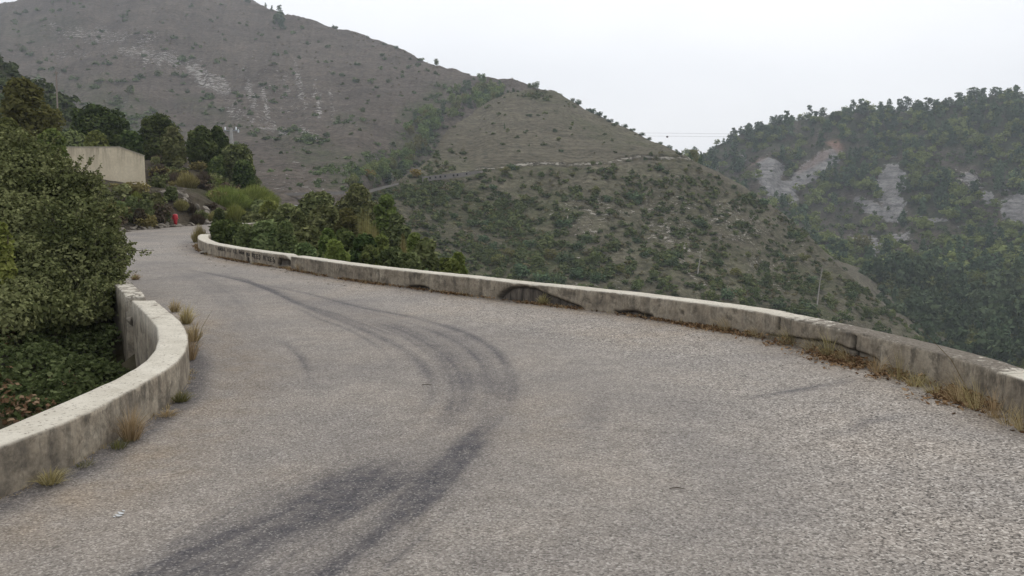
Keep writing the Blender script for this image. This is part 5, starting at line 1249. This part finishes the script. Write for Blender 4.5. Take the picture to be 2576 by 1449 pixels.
# ---- grass tufts at the foot of the parapets
TUFT = [(330, 1108, .27, .16, 'g', 420, 'golden fountain of grass in front of the curved parapet'), (128, 1216, .11, .13, 'g', 420, 'low dry tuft at the foot of the curved parapet near the frame corner'), (455, 1010, .11, .10, 'e', 420, 'short green tuft under the bulge of the curved parapet'), (300, 1128, .08, .07, 'e', 160, 'small grey-green weed beside the golden grass'), (215, 1172, .05, .05, 'e', 120, 'tiny weed between two dry tufts on the curved parapet'), (420, 1046, .06, .14, 'g', 260, 'flat brown tuft between the golden grass and the green one'),
        (478, 905, .34, .14, 'g', 260, 'tall brown grass hugging the tip of the bulge'), (488, 858, .30, .18, 'g', 230, 'wispy tall grass past the tip of the bulge'), (470, 815, .28, .18, 'g', 330, 'dense golden grass behind the bulge'), (440, 785, .22, .14, 'g', 230, 'far golden grass at the end of the curved parapet'), (340, 704, .14, .12, 'g', 300, 'dry weed beside the short parapet end'),
        (1182, 741, .21, .20, 'e', 620, 'green tuft alone in front of the long parapet'), (757, 682, .24, .16, 'g', 500, 'dry tuft at the joint of the two far parapets'), (1366, 766, .20, .13, 'g', 300, 'dry stalks growing out of the broken arch'), (1622, 794, .19, .14, 'g', 320, 'dry tuft at the second break of the long parapet'), (1500, 775, .05, .10, 'g', 160, 'low dry tuft by the end of the broken arch')]
RW = [(1830, 833, .22), (1905, 848, .16), (1985, 866, .24), (2040, 882, .18), (2085, 897, .30), (2125, 908, .2), (2205, 938, .2), (2260, 955, .30), (2300, 972, .16), (2345, 990, .22), (2410, 1012, .26), (2452, 1030, .34), (2500, 1050, .26), (2535, 1070, .2), (2575, 1085, .24)]
for u, v, h, w, kd, n, lab in TUFT:
    P = gp(u, v); Q, t = strands(r, int(n * 0.6), h * r.uniform(1.0, 1.25), w * 0.8, 0.0016 if P[1] < 9 else 0.003, 0.05, 0.4, (0.03, -0.02))
    o = link('grass_tuft', quads_to_mesh('grass_tuft', Q, t, M_GRASS if kd == 'g' else M_GGRASS)); o.location = (float(P[0]), float(P[1]), 0.0)
    tag(o, lab, 'grass tuft', 'grass tufts at the foot of the parapets')
for i, (u, v, h) in enumerate(RW):
    P = gp(u, v); Q, t = strands(r, 55 if i % 2 else 90, h * 1.25, 0.15, 0.0015, 0.05, 0.3, (-0.05 + 0.05 * r.normal(), -0.03))
    o = link('dry_grass', quads_to_mesh('dry_grass', Q, t, M_GRASS)); o.location = (float(P[0]), float(P[1]), 0.0)
    tag(o, 'wispy dry grass rising from the leaf litter along the stained parapet', 'grass tuft', 'wispy dry grass along the stained parapet')
# long bent stalks
for (u, v, hu, hv, lab) in [(2455, 1020, 2362, 1045 - 1.0, 'long bent straw sticking up over the stained coping'), (486, 900, 534, 780, 'single long stalk bending over the road from the bulge')]:
    P = gp(u, v); tip = at(2330, 840, P[1]) if u > 2000 else at(hu, hv, P[1] + 0.2)
    mb = MB(); m_ = (P + tip) / 2 + np.array([0, 0, 0.08]); mb.tube([P, m_, tip], [0.003, 0.0025, 0.0012], 5); tag(mb.build('grass_stalk', M_GRASS), lab, 'grass stalk')

# litter and weeds along the long parapet
allF = np.vstack([RAF, RBF, RCF]); Pf, sf = resample(allF, 0.02)
tf = unit(np.gradient(Pf, axis=0)); nf_ = -sgn * np.stack([tf[:, 1], -tf[:, 0]], 1)
uf, _ = project(np.c_[Pf, np.zeros(len(Pf))])
dn = np.interp(uf, [480, 560, 700, 1000, 1300, 1700, 1800, 1950, 2050, 2150, 2250, 2600], [0.2, 0.25, 0.3, 0.25, 0.15, 0.2, 0.6, 0.5, 0.9, 0.9, 1.0, 1.0]) * np.clip(0.6 + 1.4 * fbm(sf * 1.7, sf * 0, 88, 3), 0.05, 1.2) * (Pf[:, 1] > -0.5)
k_ = r.choice(len(Pf), 11000, p=dn / dn.sum()); sp = np.interp(uf[k_], [1000, 1700, 2000, 2600], [0.05, 0.06, 0.13, 0.17])
q = np.abs(r.normal(size=len(k_))) * sp; P2 = Pf[k_] + nf_[k_] * q[:, None] + tf[k_] * r.normal(size=(len(k_), 1)) * 0.02
hz = np.clip(0.055 * np.exp(-(q / 0.1) ** 2) * r.random(len(k_)) * np.interp(uf[k_], [1700, 2000], [0.5, 1.3]), 0.004, 1) + 0.006
C = np.c_[P2, hz]; Q = leaf_quads(C, unit(r.normal(size=C.shape) * 0.6 + np.array([0, 0, 1.0])), np.interp(uf[k_], [1000, 2000], [0.019, 0.025]).mean(), r, 0.55)
tag(link('leaf_litter', quads_to_mesh('leaf_litter', Q, r.random(len(Q)), M_LITTER)), 'brown dead leaves drifted along the foot of the long parapet', None, None, 'stuff')
Qs, Ts = [], []
k_ = r.choice(len(Pf), 700, p=dn / dn.sum())
for i in k_:
    Q, t = strands(r, 9, r.uniform(0.04, 0.13), 0.07, 0.0017, 0.02, 0.6); p = Pf[i] + nf_[i] * abs(r.normal()) * 0.05
    Qs.append(Q + np.array([p[0], p[1], 0.0])); Ts.append(t)
LWr, _ = resample(LWF, 0.02); ldir = unit(LWF[3] - LWB[3])
for i in range(160):
    j = r.integers(150, len(LWr)); a = LWr[j]; nn_ = unit(a - LWB[np.argmin(np.hypot(*(LWB - a).T))])
    Q, t = strands(r, 6, r.uniform(0.02, 0.07), 0.05, 0.0017, 0.02, 0.6); p = a + nn_ * abs(r.normal()) * 0.025
    Qs.append(Q + np.array([p[0], p[1], 0.0])); Ts.append(t)
tag(link('weeds', quads_to_mesh('weeds', np.concatenate(Qs), np.concatenate(Ts), M_GRASS)), 'thin dry weeds in the crack between road and parapets', None, None, 'stuff')


# ================================================================== built things
M_HUT = NT('cream_render')
def _hut():
    n = M_HUT
    z = n.node('ShaderNodeSeparateXYZ'); n.t.links.new(n.tc.outputs['Object'], z.inputs[0])
    c = n.ramp(n.noise(0.9, 5, 0.6), [(0.3, (0.58, 0.50, 0.36)), (0.7, (0.68, 0.595, 0.44))])
    c = n.mix(1.0, c, n.ramp(n.noise(9, 4, 0.7), [(0.3, 0.88), (0.7, 1.06)]), 'MULTIPLY')
    dr = n.math('MULTIPLY', n.ramp(n.noise(1.0, 5, 0.7, n.map((2.6, 2.6, 0.35))), [(0.42, 0.0), (0.68, 1.0)]), n.ramp(n.math('MULTIPLY', z.outputs[2], 0.4), [(0.35, 0.05), (0.85, 0.8)]))
    c = n.mix(dr, c, (0.20, 0.165, 0.12))
    return n.surf(c, 0.95, n.bump(n.noise(14, 5, 0.7), 0.3, 0.02), 0.1)
M_HUT = _hut()
a = at(140, 371, 50.9); b = at(301, 371, 50.0); c = at(363, 393, 50.7)
zl0, zc0, zr0 = 1.0, 1.0, 0.6
hut = empty('concrete_building', (float(b[0]), float(b[1]), 1.6)); O = np.array([b[0], b[1], 1.6])
pa, pb_, pc = np.array([a[0], a[1]]), np.array([b[0], b[1]]), np.array([c[0], c[1]])
back = np.array([0.3, 4.0]); foot_ = [pa, pb_, pc, pc + back + np.array([-2.6, 0]), pa + back]; tops = [a[2], b[2], c[2], c[2] + 0.1, a[2]]; bots = [0.8, 0.8, 0.5, 0.8, 0.8]
mb = MB(); v = [(*(p), z) for p, z in zip(foot_, bots)] + [(*(p), z) for p, z in zip(foot_, tops)]
mb.add([np.array(q) - O for q in v], [(0, 1, 6, 5), (1, 2, 7, 6), (2, 3, 8, 7), (3, 4, 9, 8), (4, 0, 5, 9)]); mb.build('wall', M_HUT, hut)
cen = sum(foot_) / 5; mb = MB()
ring = [p + unit(p - cen) * 0.05 for p in foot_]
v = [(*(p), z + 0.002) for p, z in zip(ring, tops)] + [(*(p), z + 0.05) for p, z in zip(ring, tops)]
mb.add([np.array(q) - O for q in v], [(0, 1, 6, 5), (1, 2, 7, 6), (2, 3, 8, 7), (3, 4, 9, 8), (4, 0, 5, 9), (5, 6, 7, 8, 9), (4, 3, 2, 1, 0)]); mb.build('roof', plain('roof_slab', (0.40, 0.36, 0.28), 0.95), hut)
tag(hut, 'windowless cream concrete building with a raked roof edge above the bank', 'building')

M_CONC = plain('pale_concrete', (0.36, 0.35, 0.33), 0.9)
P = at(587, 470, 66.0); top = at(586, 323, 66.0)
pole = empty('utility_pole', (float(P[0]), float(P[1]), 0.6)); hp = float(top[2]) - 0.6
mb = MB(); mb.tube([(0.02, 0, -0.5), (0, 0, hp)], [0.19, 0.12], 8); mb.build('pole', M_CONC, pole)
mb = MB(); mb.box((-0.35, 0, hp - 0.16), (2.0, 0.09, 0.09)); mb.build('crossarm', plain('galvanised_steel', (0.26, 0.27, 0.28), 0.5, 0.5), pole)
for dx in (-1.3, -0.45, 0.38, 0.55):
    mb = MB(); mb.lathe([(0.02, -0.02), (0.07, 0.0), (0.045, 0.06), (0.075, 0.08), (0.045, 0.14), (0.07, 0.16), (0.02, 0.22)], (dx, 0, hp - 0.1 if dx < 0.5 else hp - 0.3), 10)
    mb.build('insulator', plain('white_porcelain', (0.72, 0.74, 0.76), 0.3, 0.5), pole)
tag(pole, 'pale concrete utility pole with white insulators above the oaks', 'utility pole')
P = at(145, 330, 84.0); tp_ = at(141, 178, 84.0)
pole2 = empty('wooden_pole', (float(P[0]), float(P[1]), float(P[2]) - 2)); mb = MB(); mb.tube([(0, 0, -1), (float(tp_[0] - P[0]), 0, float(tp_[2] - P[2]) + 2)], [0.10, 0.06], 7); mb.build('pole', plain('grey_wood', (0.24, 0.20, 0.17), 0.95), pole2)
mb = MB(); mb.box((float(tp_[0] - P[0]), 0, float(tp_[2] - P[2]) + 1.8), (0.4, 0.08, 0.08)); mb.build('crossarm', plain('grey_wood_arm', (0.24, 0.20, 0.17), 0.95), pole2)
tag(pole2, 'thin weathered wooden pole above the olive-brown tree', 'utility pole')

# red hydrant
P = at(441.5, 563.5, 37.4); M_RED = plain('red_paint', (0.46, 0.022, 0.035), 0.45, 0.5, 0.15)
hyd = empty('fire_hydrant', (float(P[0]), float(P[1]), float(P[2]) - 0.02))
mb = MB(); mb.lathe([(0.06, -0.05), (0.06, 0.05), (0.072, 0.07), (0.078, 0.16), (0.102, 0.24), (0.108, 0.36), (0.104, 0.40)], sides=18); mb.build('body', M_RED, hyd, True)
mb = MB(); mb.lathe([(0.104, 0.402), (0.098, 0.43), (0.07, 0.452), (0.02, 0.46)], sides=18); mb.build('cap', M_RED, hyd, True)
for sx in (-1, 1):
    mb = MB(); mb.tube([(sx * 0.07, -0.03, 0.27), (sx * 0.135, -0.05, 0.27)], [0.032, 0.032], 10); mb.build('outlet', M_RED, hyd)
tag(hyd, 'red fire hydrant at the foot of the rocky bank', 'fire hydrant')

# guard rail beyond the thicket
M_STEEL = plain('galvanised_rail', (0.30, 0.31, 0.32), 0.45, 0.5)
gr = empty('guard_rail', (-17.2, 62.3, -0.1))
for zz_ in (0.40, 0.17):
    mb = MB()
    prof = [(0.0, 0.06), (0.05, 0.03), (0.05, 0.015), (0.0, 0.0), (0.05, -0.015), (0.05, -0.03), (0.0, -0.06)]
    v = []; f = []
    for x in (-1.6, 5.2):
        v += [(x, -p[0], zz_ + p[1]) for p in prof] + [(x, -p[0] + 0.012, zz_ + p[1]) for p in prof[::-1]]
    m = len(prof) * 2
    f = [(k, (k + 1) % m, m + (k + 1) % m, m + k) for k in range(m)]; mb.add(v, f); mb.build('rail', M_STEEL, gr)
for x in (-1.2, 0.8, 2.8, 4.8):
    mb = MB(); mb.box((x, 0.06, 0.12), (0.09, 0.09, 0.75)); mb.build('post', M_STEEL, gr)
tag(gr, 'grey steel guard rail glimpsed between the bushes', 'guard rail')

# far walls of the road across the valley
M_FARW = plain('far_masonry', (0.15, 0.138, 0.125), 0.95, 0.1, 0.3, 1.2)
def far_wall(us_, vt, vb, d, label, th=0.5, name='retaining_wall', holes=()):
    T = at(us_, vt, d); B = at(us_, vb, np.asarray(d) - 0.3); o = empty(name, tuple(B[0])); O = B[0]; n = len(T)
    mb = MB(); bk = np.array([0, th, 0])
    v = [p - O for p in B] + [p - O for p in T] + [p - O + bk for p in T] + [p - O + bk for p in B]
    f = []
    for i in range(n - 1):
        for k in range(3): f.append((k * n + i, k * n + i + 1, (k + 1) * n + i + 1, (k + 1) * n + i))
    f += [(0, n, 2 * n, 3 * n), (n - 1, 4 * n - 1, 3 * n - 1, 2 * n - 1)]
    mb.add(v, f); mb.build('wall', M_FARW, o)
    for u in holes:
        i = np.interp(u, us_, np.arange(n)); p = np.array([np.interp(i, np.arange(n), (T * 0.55 + B * 0.45)[:, k]) for k in range(3)]) - O
        m2 = MB(); m2.box(tuple(p + np.array([0, -0.12, 0])), (0.35, 0.2, 0.4)); m2.build('drain_hole', plain('dark_opening', (0.03, 0.03, 0.03), 0.95), o)
    return tag(o, label, 'wall')
u_ = np.linspace(1062, 1215, 16)
far_wall(u_, np.interp(u_, [1062, 1120, 1215], [444.0, 437.5, 429.5]), np.interp(u_, [1062, 1165, 1215], [457.5, 445, 433]), droad(u_) - 2.2, 'grey retaining wall with drain holes carrying the far hill road', holes=(1082, 1096, 1108, 1120, 1141, 1151, 1174))
u_ = np.linspace(690, 866, 14)
far_wall(u_, np.interp(u_, [690, 780, 866], [486.0, 483.8, 481.2]), np.interp(u_, [690, 866], [493, 489]), np.full(14, 148.0), 'long grey roadside parapet across the foot of the big hill', name='far_parapet')
u_ = np.linspace(868, 1002, 14)
far_wall(u_, np.interp(u_, [868, 940, 1002], [494.0, 474.5, 459.5]), np.interp(u_, [868, 940, 1002], [503, 482, 464]), np.interp(u_, [868, 1002], [150, 164.0]), 'pale parapet climbing the hill road towards the orange tree', name='far_parapet')

# cables over the saddle
M_CAB = plain('cable', (0.10, 0.10, 0.11), 0.6)
for v0, v1, vm, lab in [(333, 338.5, 338.5, 'upper power cable crossing the sky over the saddle'), (341, 347, 345.5, 'lower power cable carrying the dark marker ball')]:
    a, m_, b = at(1500, v0, 372), at(2100, vm, 372), at(2950, v1 - 2, 372); mb = MB()
    mb.tube(catmull([a, m_, b], 10), 0.035, 5); tag(mb.build('power_cable', M_CAB), lab, 'cable')
P = at(1678.5, 344.0, 371.9); mb = MB(); mb.lathe([(0.1, -0.45), (0.36, -0.32), (0.5, 0.0), (0.46, 0.2), (0.2, 0.36), (0.05, 0.4)], tuple(P), 14)
tag(mb.build('cable_marker', plain('marker_paint', (0.05, 0.035, 0.035), 0.6)), 'dark marker ball hanging on the lower power cable', 'cable marker')

# ---- stones
import bmesh
def rock_mesh(seed, k=2):
    bm = bmesh.new(); bmesh.ops.create_icosphere(bm, subdivisions=k, radius=0.5); r = R(seed); n1 = unit(r.normal(size=(7, 3))); c1 = r.uniform(0.22, 0.42, 7)
    for v in bm.verts:
        p = np.array(v.co)
        for nn, cc in zip(n1, c1):
            e = p @ nn - cc
            if e > 0: p = p - nn * e * 0.92
        v.co = p * (1 + 0.05 * r.normal())
    me = bpy.data.meshes.new('rock'); bm.to_mesh(me); bm.free(); return me
M_ROCK = plain('limestone', (0.21, 0.188, 0.155), 0.95, 0.1, 0.35, 9.0)
RK = [rock_mesh(300 + i) for i in range(6)]
for m in RK: m.materials.append(M_ROCK)
r = R(31)
for i in range(46):
    u = r.uniform(300, 545); v = np.interp(u, [p[0] for p in foot], [p[1] for p in foot]) - r.exponential(2.5) + 0.5
    P = bank.on(u, v); s = r.uniform(0.10, 0.34)
    o = bpy.data.objects.new('rock', RK[r.integers(6)]); COL.objects.link(o); o.location = tuple(P + np.array([0, -0.1, s * 0.15])); o.scale = (s * 1.4, s, s * 0.75); o.rotation_euler = (r.normal() * 0.3, r.normal() * 0.3, r.uniform(0, 6))
    tag(o, 'pale limestone rock fallen at the foot of the far bank', 'rock', 'fallen rocks along the bank')
for i in range(27):
    u, v = [(r.uniform(390, 470), r.uniform(480, 498)), (r.uniform(450, 540), 0), (r.uniform(418, 470), r.uniform(405, 425))][i % 3]
    if v == 0: v = np.interp(u, [450, 540], [500, 552]) + r.normal() * 9
    P = bank.on(u, v); s = r.uniform(0.15, 0.42)
    o = bpy.data.objects.new('boulder', RK[r.integers(6)]); COL.objects.link(o); o.location = tuple(P); o.scale = (s * 1.3, s, s * 0.7); o.rotation_euler = (r.normal() * 0.4, 0.5 + r.normal() * 0.3, r.uniform(0, 6))
    tag(o, 'pale boulder breaking out of the rocky bank', 'boulder', 'boulders in the rocky bank')
Vs, Fs, b0_ = [], [], 0
for i in range(420):
    if i % 3 == 0:
        u = r.uniform(240, 545); v = np.interp(u, [p[0] for p in foot], [p[1] for p in foot]) + r.normal() * 2.5; P = bank.on(u, v); s = r.uniform(0.04, 0.13)
    else:
        j = r.choice(len(Pf), p=dn / dn.sum()) if i % 3 == 1 else r.integers(300, len(Pf)); P = np.r_[Pf[j] + nf_[j] * abs(r.normal()) * 0.45, 0.004]; s = r.uniform(0.008, 0.022) * (2 if P[1] > 15 else 1)
        if not -1 < P[1] < 30: continue
    m = RK[i % 6]; co_ = np.array([v.co for v in m.vertices]) * s * np.array([1.3, 1, 0.7]); Vs.append(co_ + P); Fs.append(np.array([p.vertices[:] for p in m.polygons]) + b0_); b0_ += len(co_)
tag(link('gravel', mesh_np('gravel', np.vstack(Vs), np.vstack(Fs), None, M_ROCK)), 'loose pale gravel along the parapet and bank', None, None, 'stuff')
P = gp(520, 638.5); o = link('flat_stone', RK[1].copy()); o.location = tuple(P + np.array([0, 0, 0.03])); o.scale = (0.5, 0.3, 0.12); tag(o, 'flat white stone lying on the road by the scribbled parapet', 'stone')
P = at(328, 806, 11.0); o = link('pale_stone', RK[3].copy()); o.location = tuple(P + np.array([0, 0, 0.0])); o.scale = (0.12, 0.12, 0.16); tag(o, 'pale lump of stone in the gap between the two inner parapets', 'stone')
# white paint scuffs on the asphalt
mb = MB()
for (u, v, w, h) in [(303, 1293, 9, 3.2), (297, 1299, 10, 2.8), (311, 1287, 4, 2), (288, 1302, 4, 1.6)]:
    q = [gp(u + w * math.cos(t) * (0.8 + 0.4 * math.sin(3 * t + u)) + 0.9 * h * math.sin(t), v + h * math.sin(t))[:2] for t in np.linspace(0, 6.28, 11)[:-1]]
    zz_ = float(road_z(*gp(u, v)[:2])) + 0.006
    mb.add([(x, y, zz_) for x, y in q], [tuple(range(9, -1, -1))])
tag(mb.build('paint_scuff', plain('white_paint', (0.46, 0.47, 0.465), 0.8)), 'white paint scuff on the asphalt near the curved parapet', 'paint mark')
for u, v, l, a_, lab in [(1705, 1232, 0.05, 0.5, 'dark curved twig lying on open asphalt'), (1075, 830 + 140, 0.05, 0.3, 'tiny dark twig among the tyre marks')]:
    P = gp(u, v); mb = MB(); mb.tube([P + np.array([-l, 0, 0.008]), P + np.array([0, 0.012, 0.010]), P + np.array([l * 0.9, -0.02 * a_, 0.008])], [0.003, 0.004, 0.002], 5); tag(mb.build('twig', M_BARK), lab, 'twig')
# ================================================================== light, air, camera
cam = bpy.data.cameras.new('camera'); co = bpy.data.objects.new('camera', cam); COL.objects.link(co)
cam.sensor_fit = 'HORIZONTAL'; cam.sensor_width = 36.0; cam.lens = FOC / 2576 * 36.0
cam.clip_start = 0.05; cam.clip_end = 6000
co.location = (0, 0, CAMH); co.rotation_euler = (math.pi / 2 - PITCH, 0, 0)
scene.camera = co

SUN_EL, SUN_AZ = 52.0, 25.0                            # veiled sun, ahead of the camera and a little to the right
sd = bpy.data.lights.new('sun', 'SUN'); so = bpy.data.objects.new('sun', sd); COL.objects.link(so)
sd.energy = 0.7; sd.angle = math.radians(25); sd.color = (1.0, 0.96, 0.90)
so.rotation_euler = (math.radians(90 - SUN_EL), 0, math.radians(180 - SUN_AZ))

w = bpy.data.worlds.new('World'); scene.world = w; w.use_nodes = True
t = w.node_tree; t.nodes.clear()
ow = t.nodes.new('ShaderNodeOutputWorld'); bg = t.nodes.new('ShaderNodeBackground'); sky = t.nodes.new('ShaderNodeTexSky')
sky.sky_type = 'NISHITA'; sky.sun_disc = False; sky.sun_elevation = math.radians(SUN_EL); sky.sun_rotation = math.radians(SUN_AZ); sky.dust_density = 4.0
tcw = t.nodes.new('ShaderNodeTexCoord'); nz = t.nodes.new('ShaderNodeTexNoise'); nz.inputs['Scale'].default_value = 1.3; nz.inputs['Detail'].default_value = 5
mpw = t.nodes.new('ShaderNodeMapping'); mpw.inputs['Scale'].default_value = (1, 1, 2.2)
t.links.new(tcw.outputs['Generated'], mpw.inputs[0]); t.links.new(mpw.outputs[0], nz.inputs['Vector'])
cr = t.nodes.new('ShaderNodeValToRGB'); cr.color_ramp.elements[0].position = 0.35; cr.color_ramp.elements[1].position = 0.68
CLOUD_A, CLOUD_B = (6.3, 6.42, 6.7, 1), (7.8, 7.85, 8.0, 1)
cr.color_ramp.elements[0].color = CLOUD_A; cr.color_ramp.elements[1].color = CLOUD_B
t.links.new(nz.outputs['Fac'], cr.inputs[0])
mxw = t.nodes.new('ShaderNodeMix'); mxw.data_type = 'RGBA'; mxw.inputs[0].default_value = 0.90
t.links.new(sky.outputs[0], mxw.inputs[6]); t.links.new(cr.outputs[0], mxw.inputs[7])
t.links.new(mxw.outputs[2], bg.inputs['Color']); bg.inputs['Strength'].default_value = 0.10
t.links.new(bg.outputs[0], ow.inputs['Surface'])

hb = MB(); hb.box((0, 350, 62), (2640, 2640, 310))
hm = bpy.data.materials.new('haze'); hm.use_nodes = True; ht = hm.node_tree; ht.nodes.clear()
ho = ht.nodes.new('ShaderNodeOutputMaterial'); pv = ht.nodes.new('ShaderNodeVolumePrincipled')
pv.inputs['Color'].default_value = (0.84, 0.91, 1.0, 1); pv.inputs['Density'].default_value = HAZE; pv.inputs['Anisotropy'].default_value = 0.0
ht.links.new(pv.outputs[0], ho.inputs['Volume'])
tag(hb.build('haze', hm), 'pale bluish haze filling the valley air', 'haze', kind='stuff')

vs = scene.view_settings
scene.display_settings.display_device = 'sRGB'
vs.view_transform = 'Standard'; vs.look = 'None'; vs.exposure = 0.72; vs.gamma = 1.0
try: vs.use_curve_mapping = False
except Exception: pass
scene.render.engine = 'CYCLES'
cy = scene.cycles
cy.use_denoising = True
try:
    cy.denoiser = 'OPENIMAGEDENOISE'; cy.denoising_input_passes = 'RGB_ALBEDO_NORMAL'
except Exception: pass
cy.max_bounces = 5; cy.diffuse_bounces = 3; cy.glossy_bounces = 1; cy.transmission_bounces = 3; cy.volume_bounces = 0; cy.transparent_max_bounces = 4
cy.sample_clamp_indirect = 6.0
cy.use_adaptive_sampling = True; cy.adaptive_threshold = 0.012
scene.render.film_transparent = False
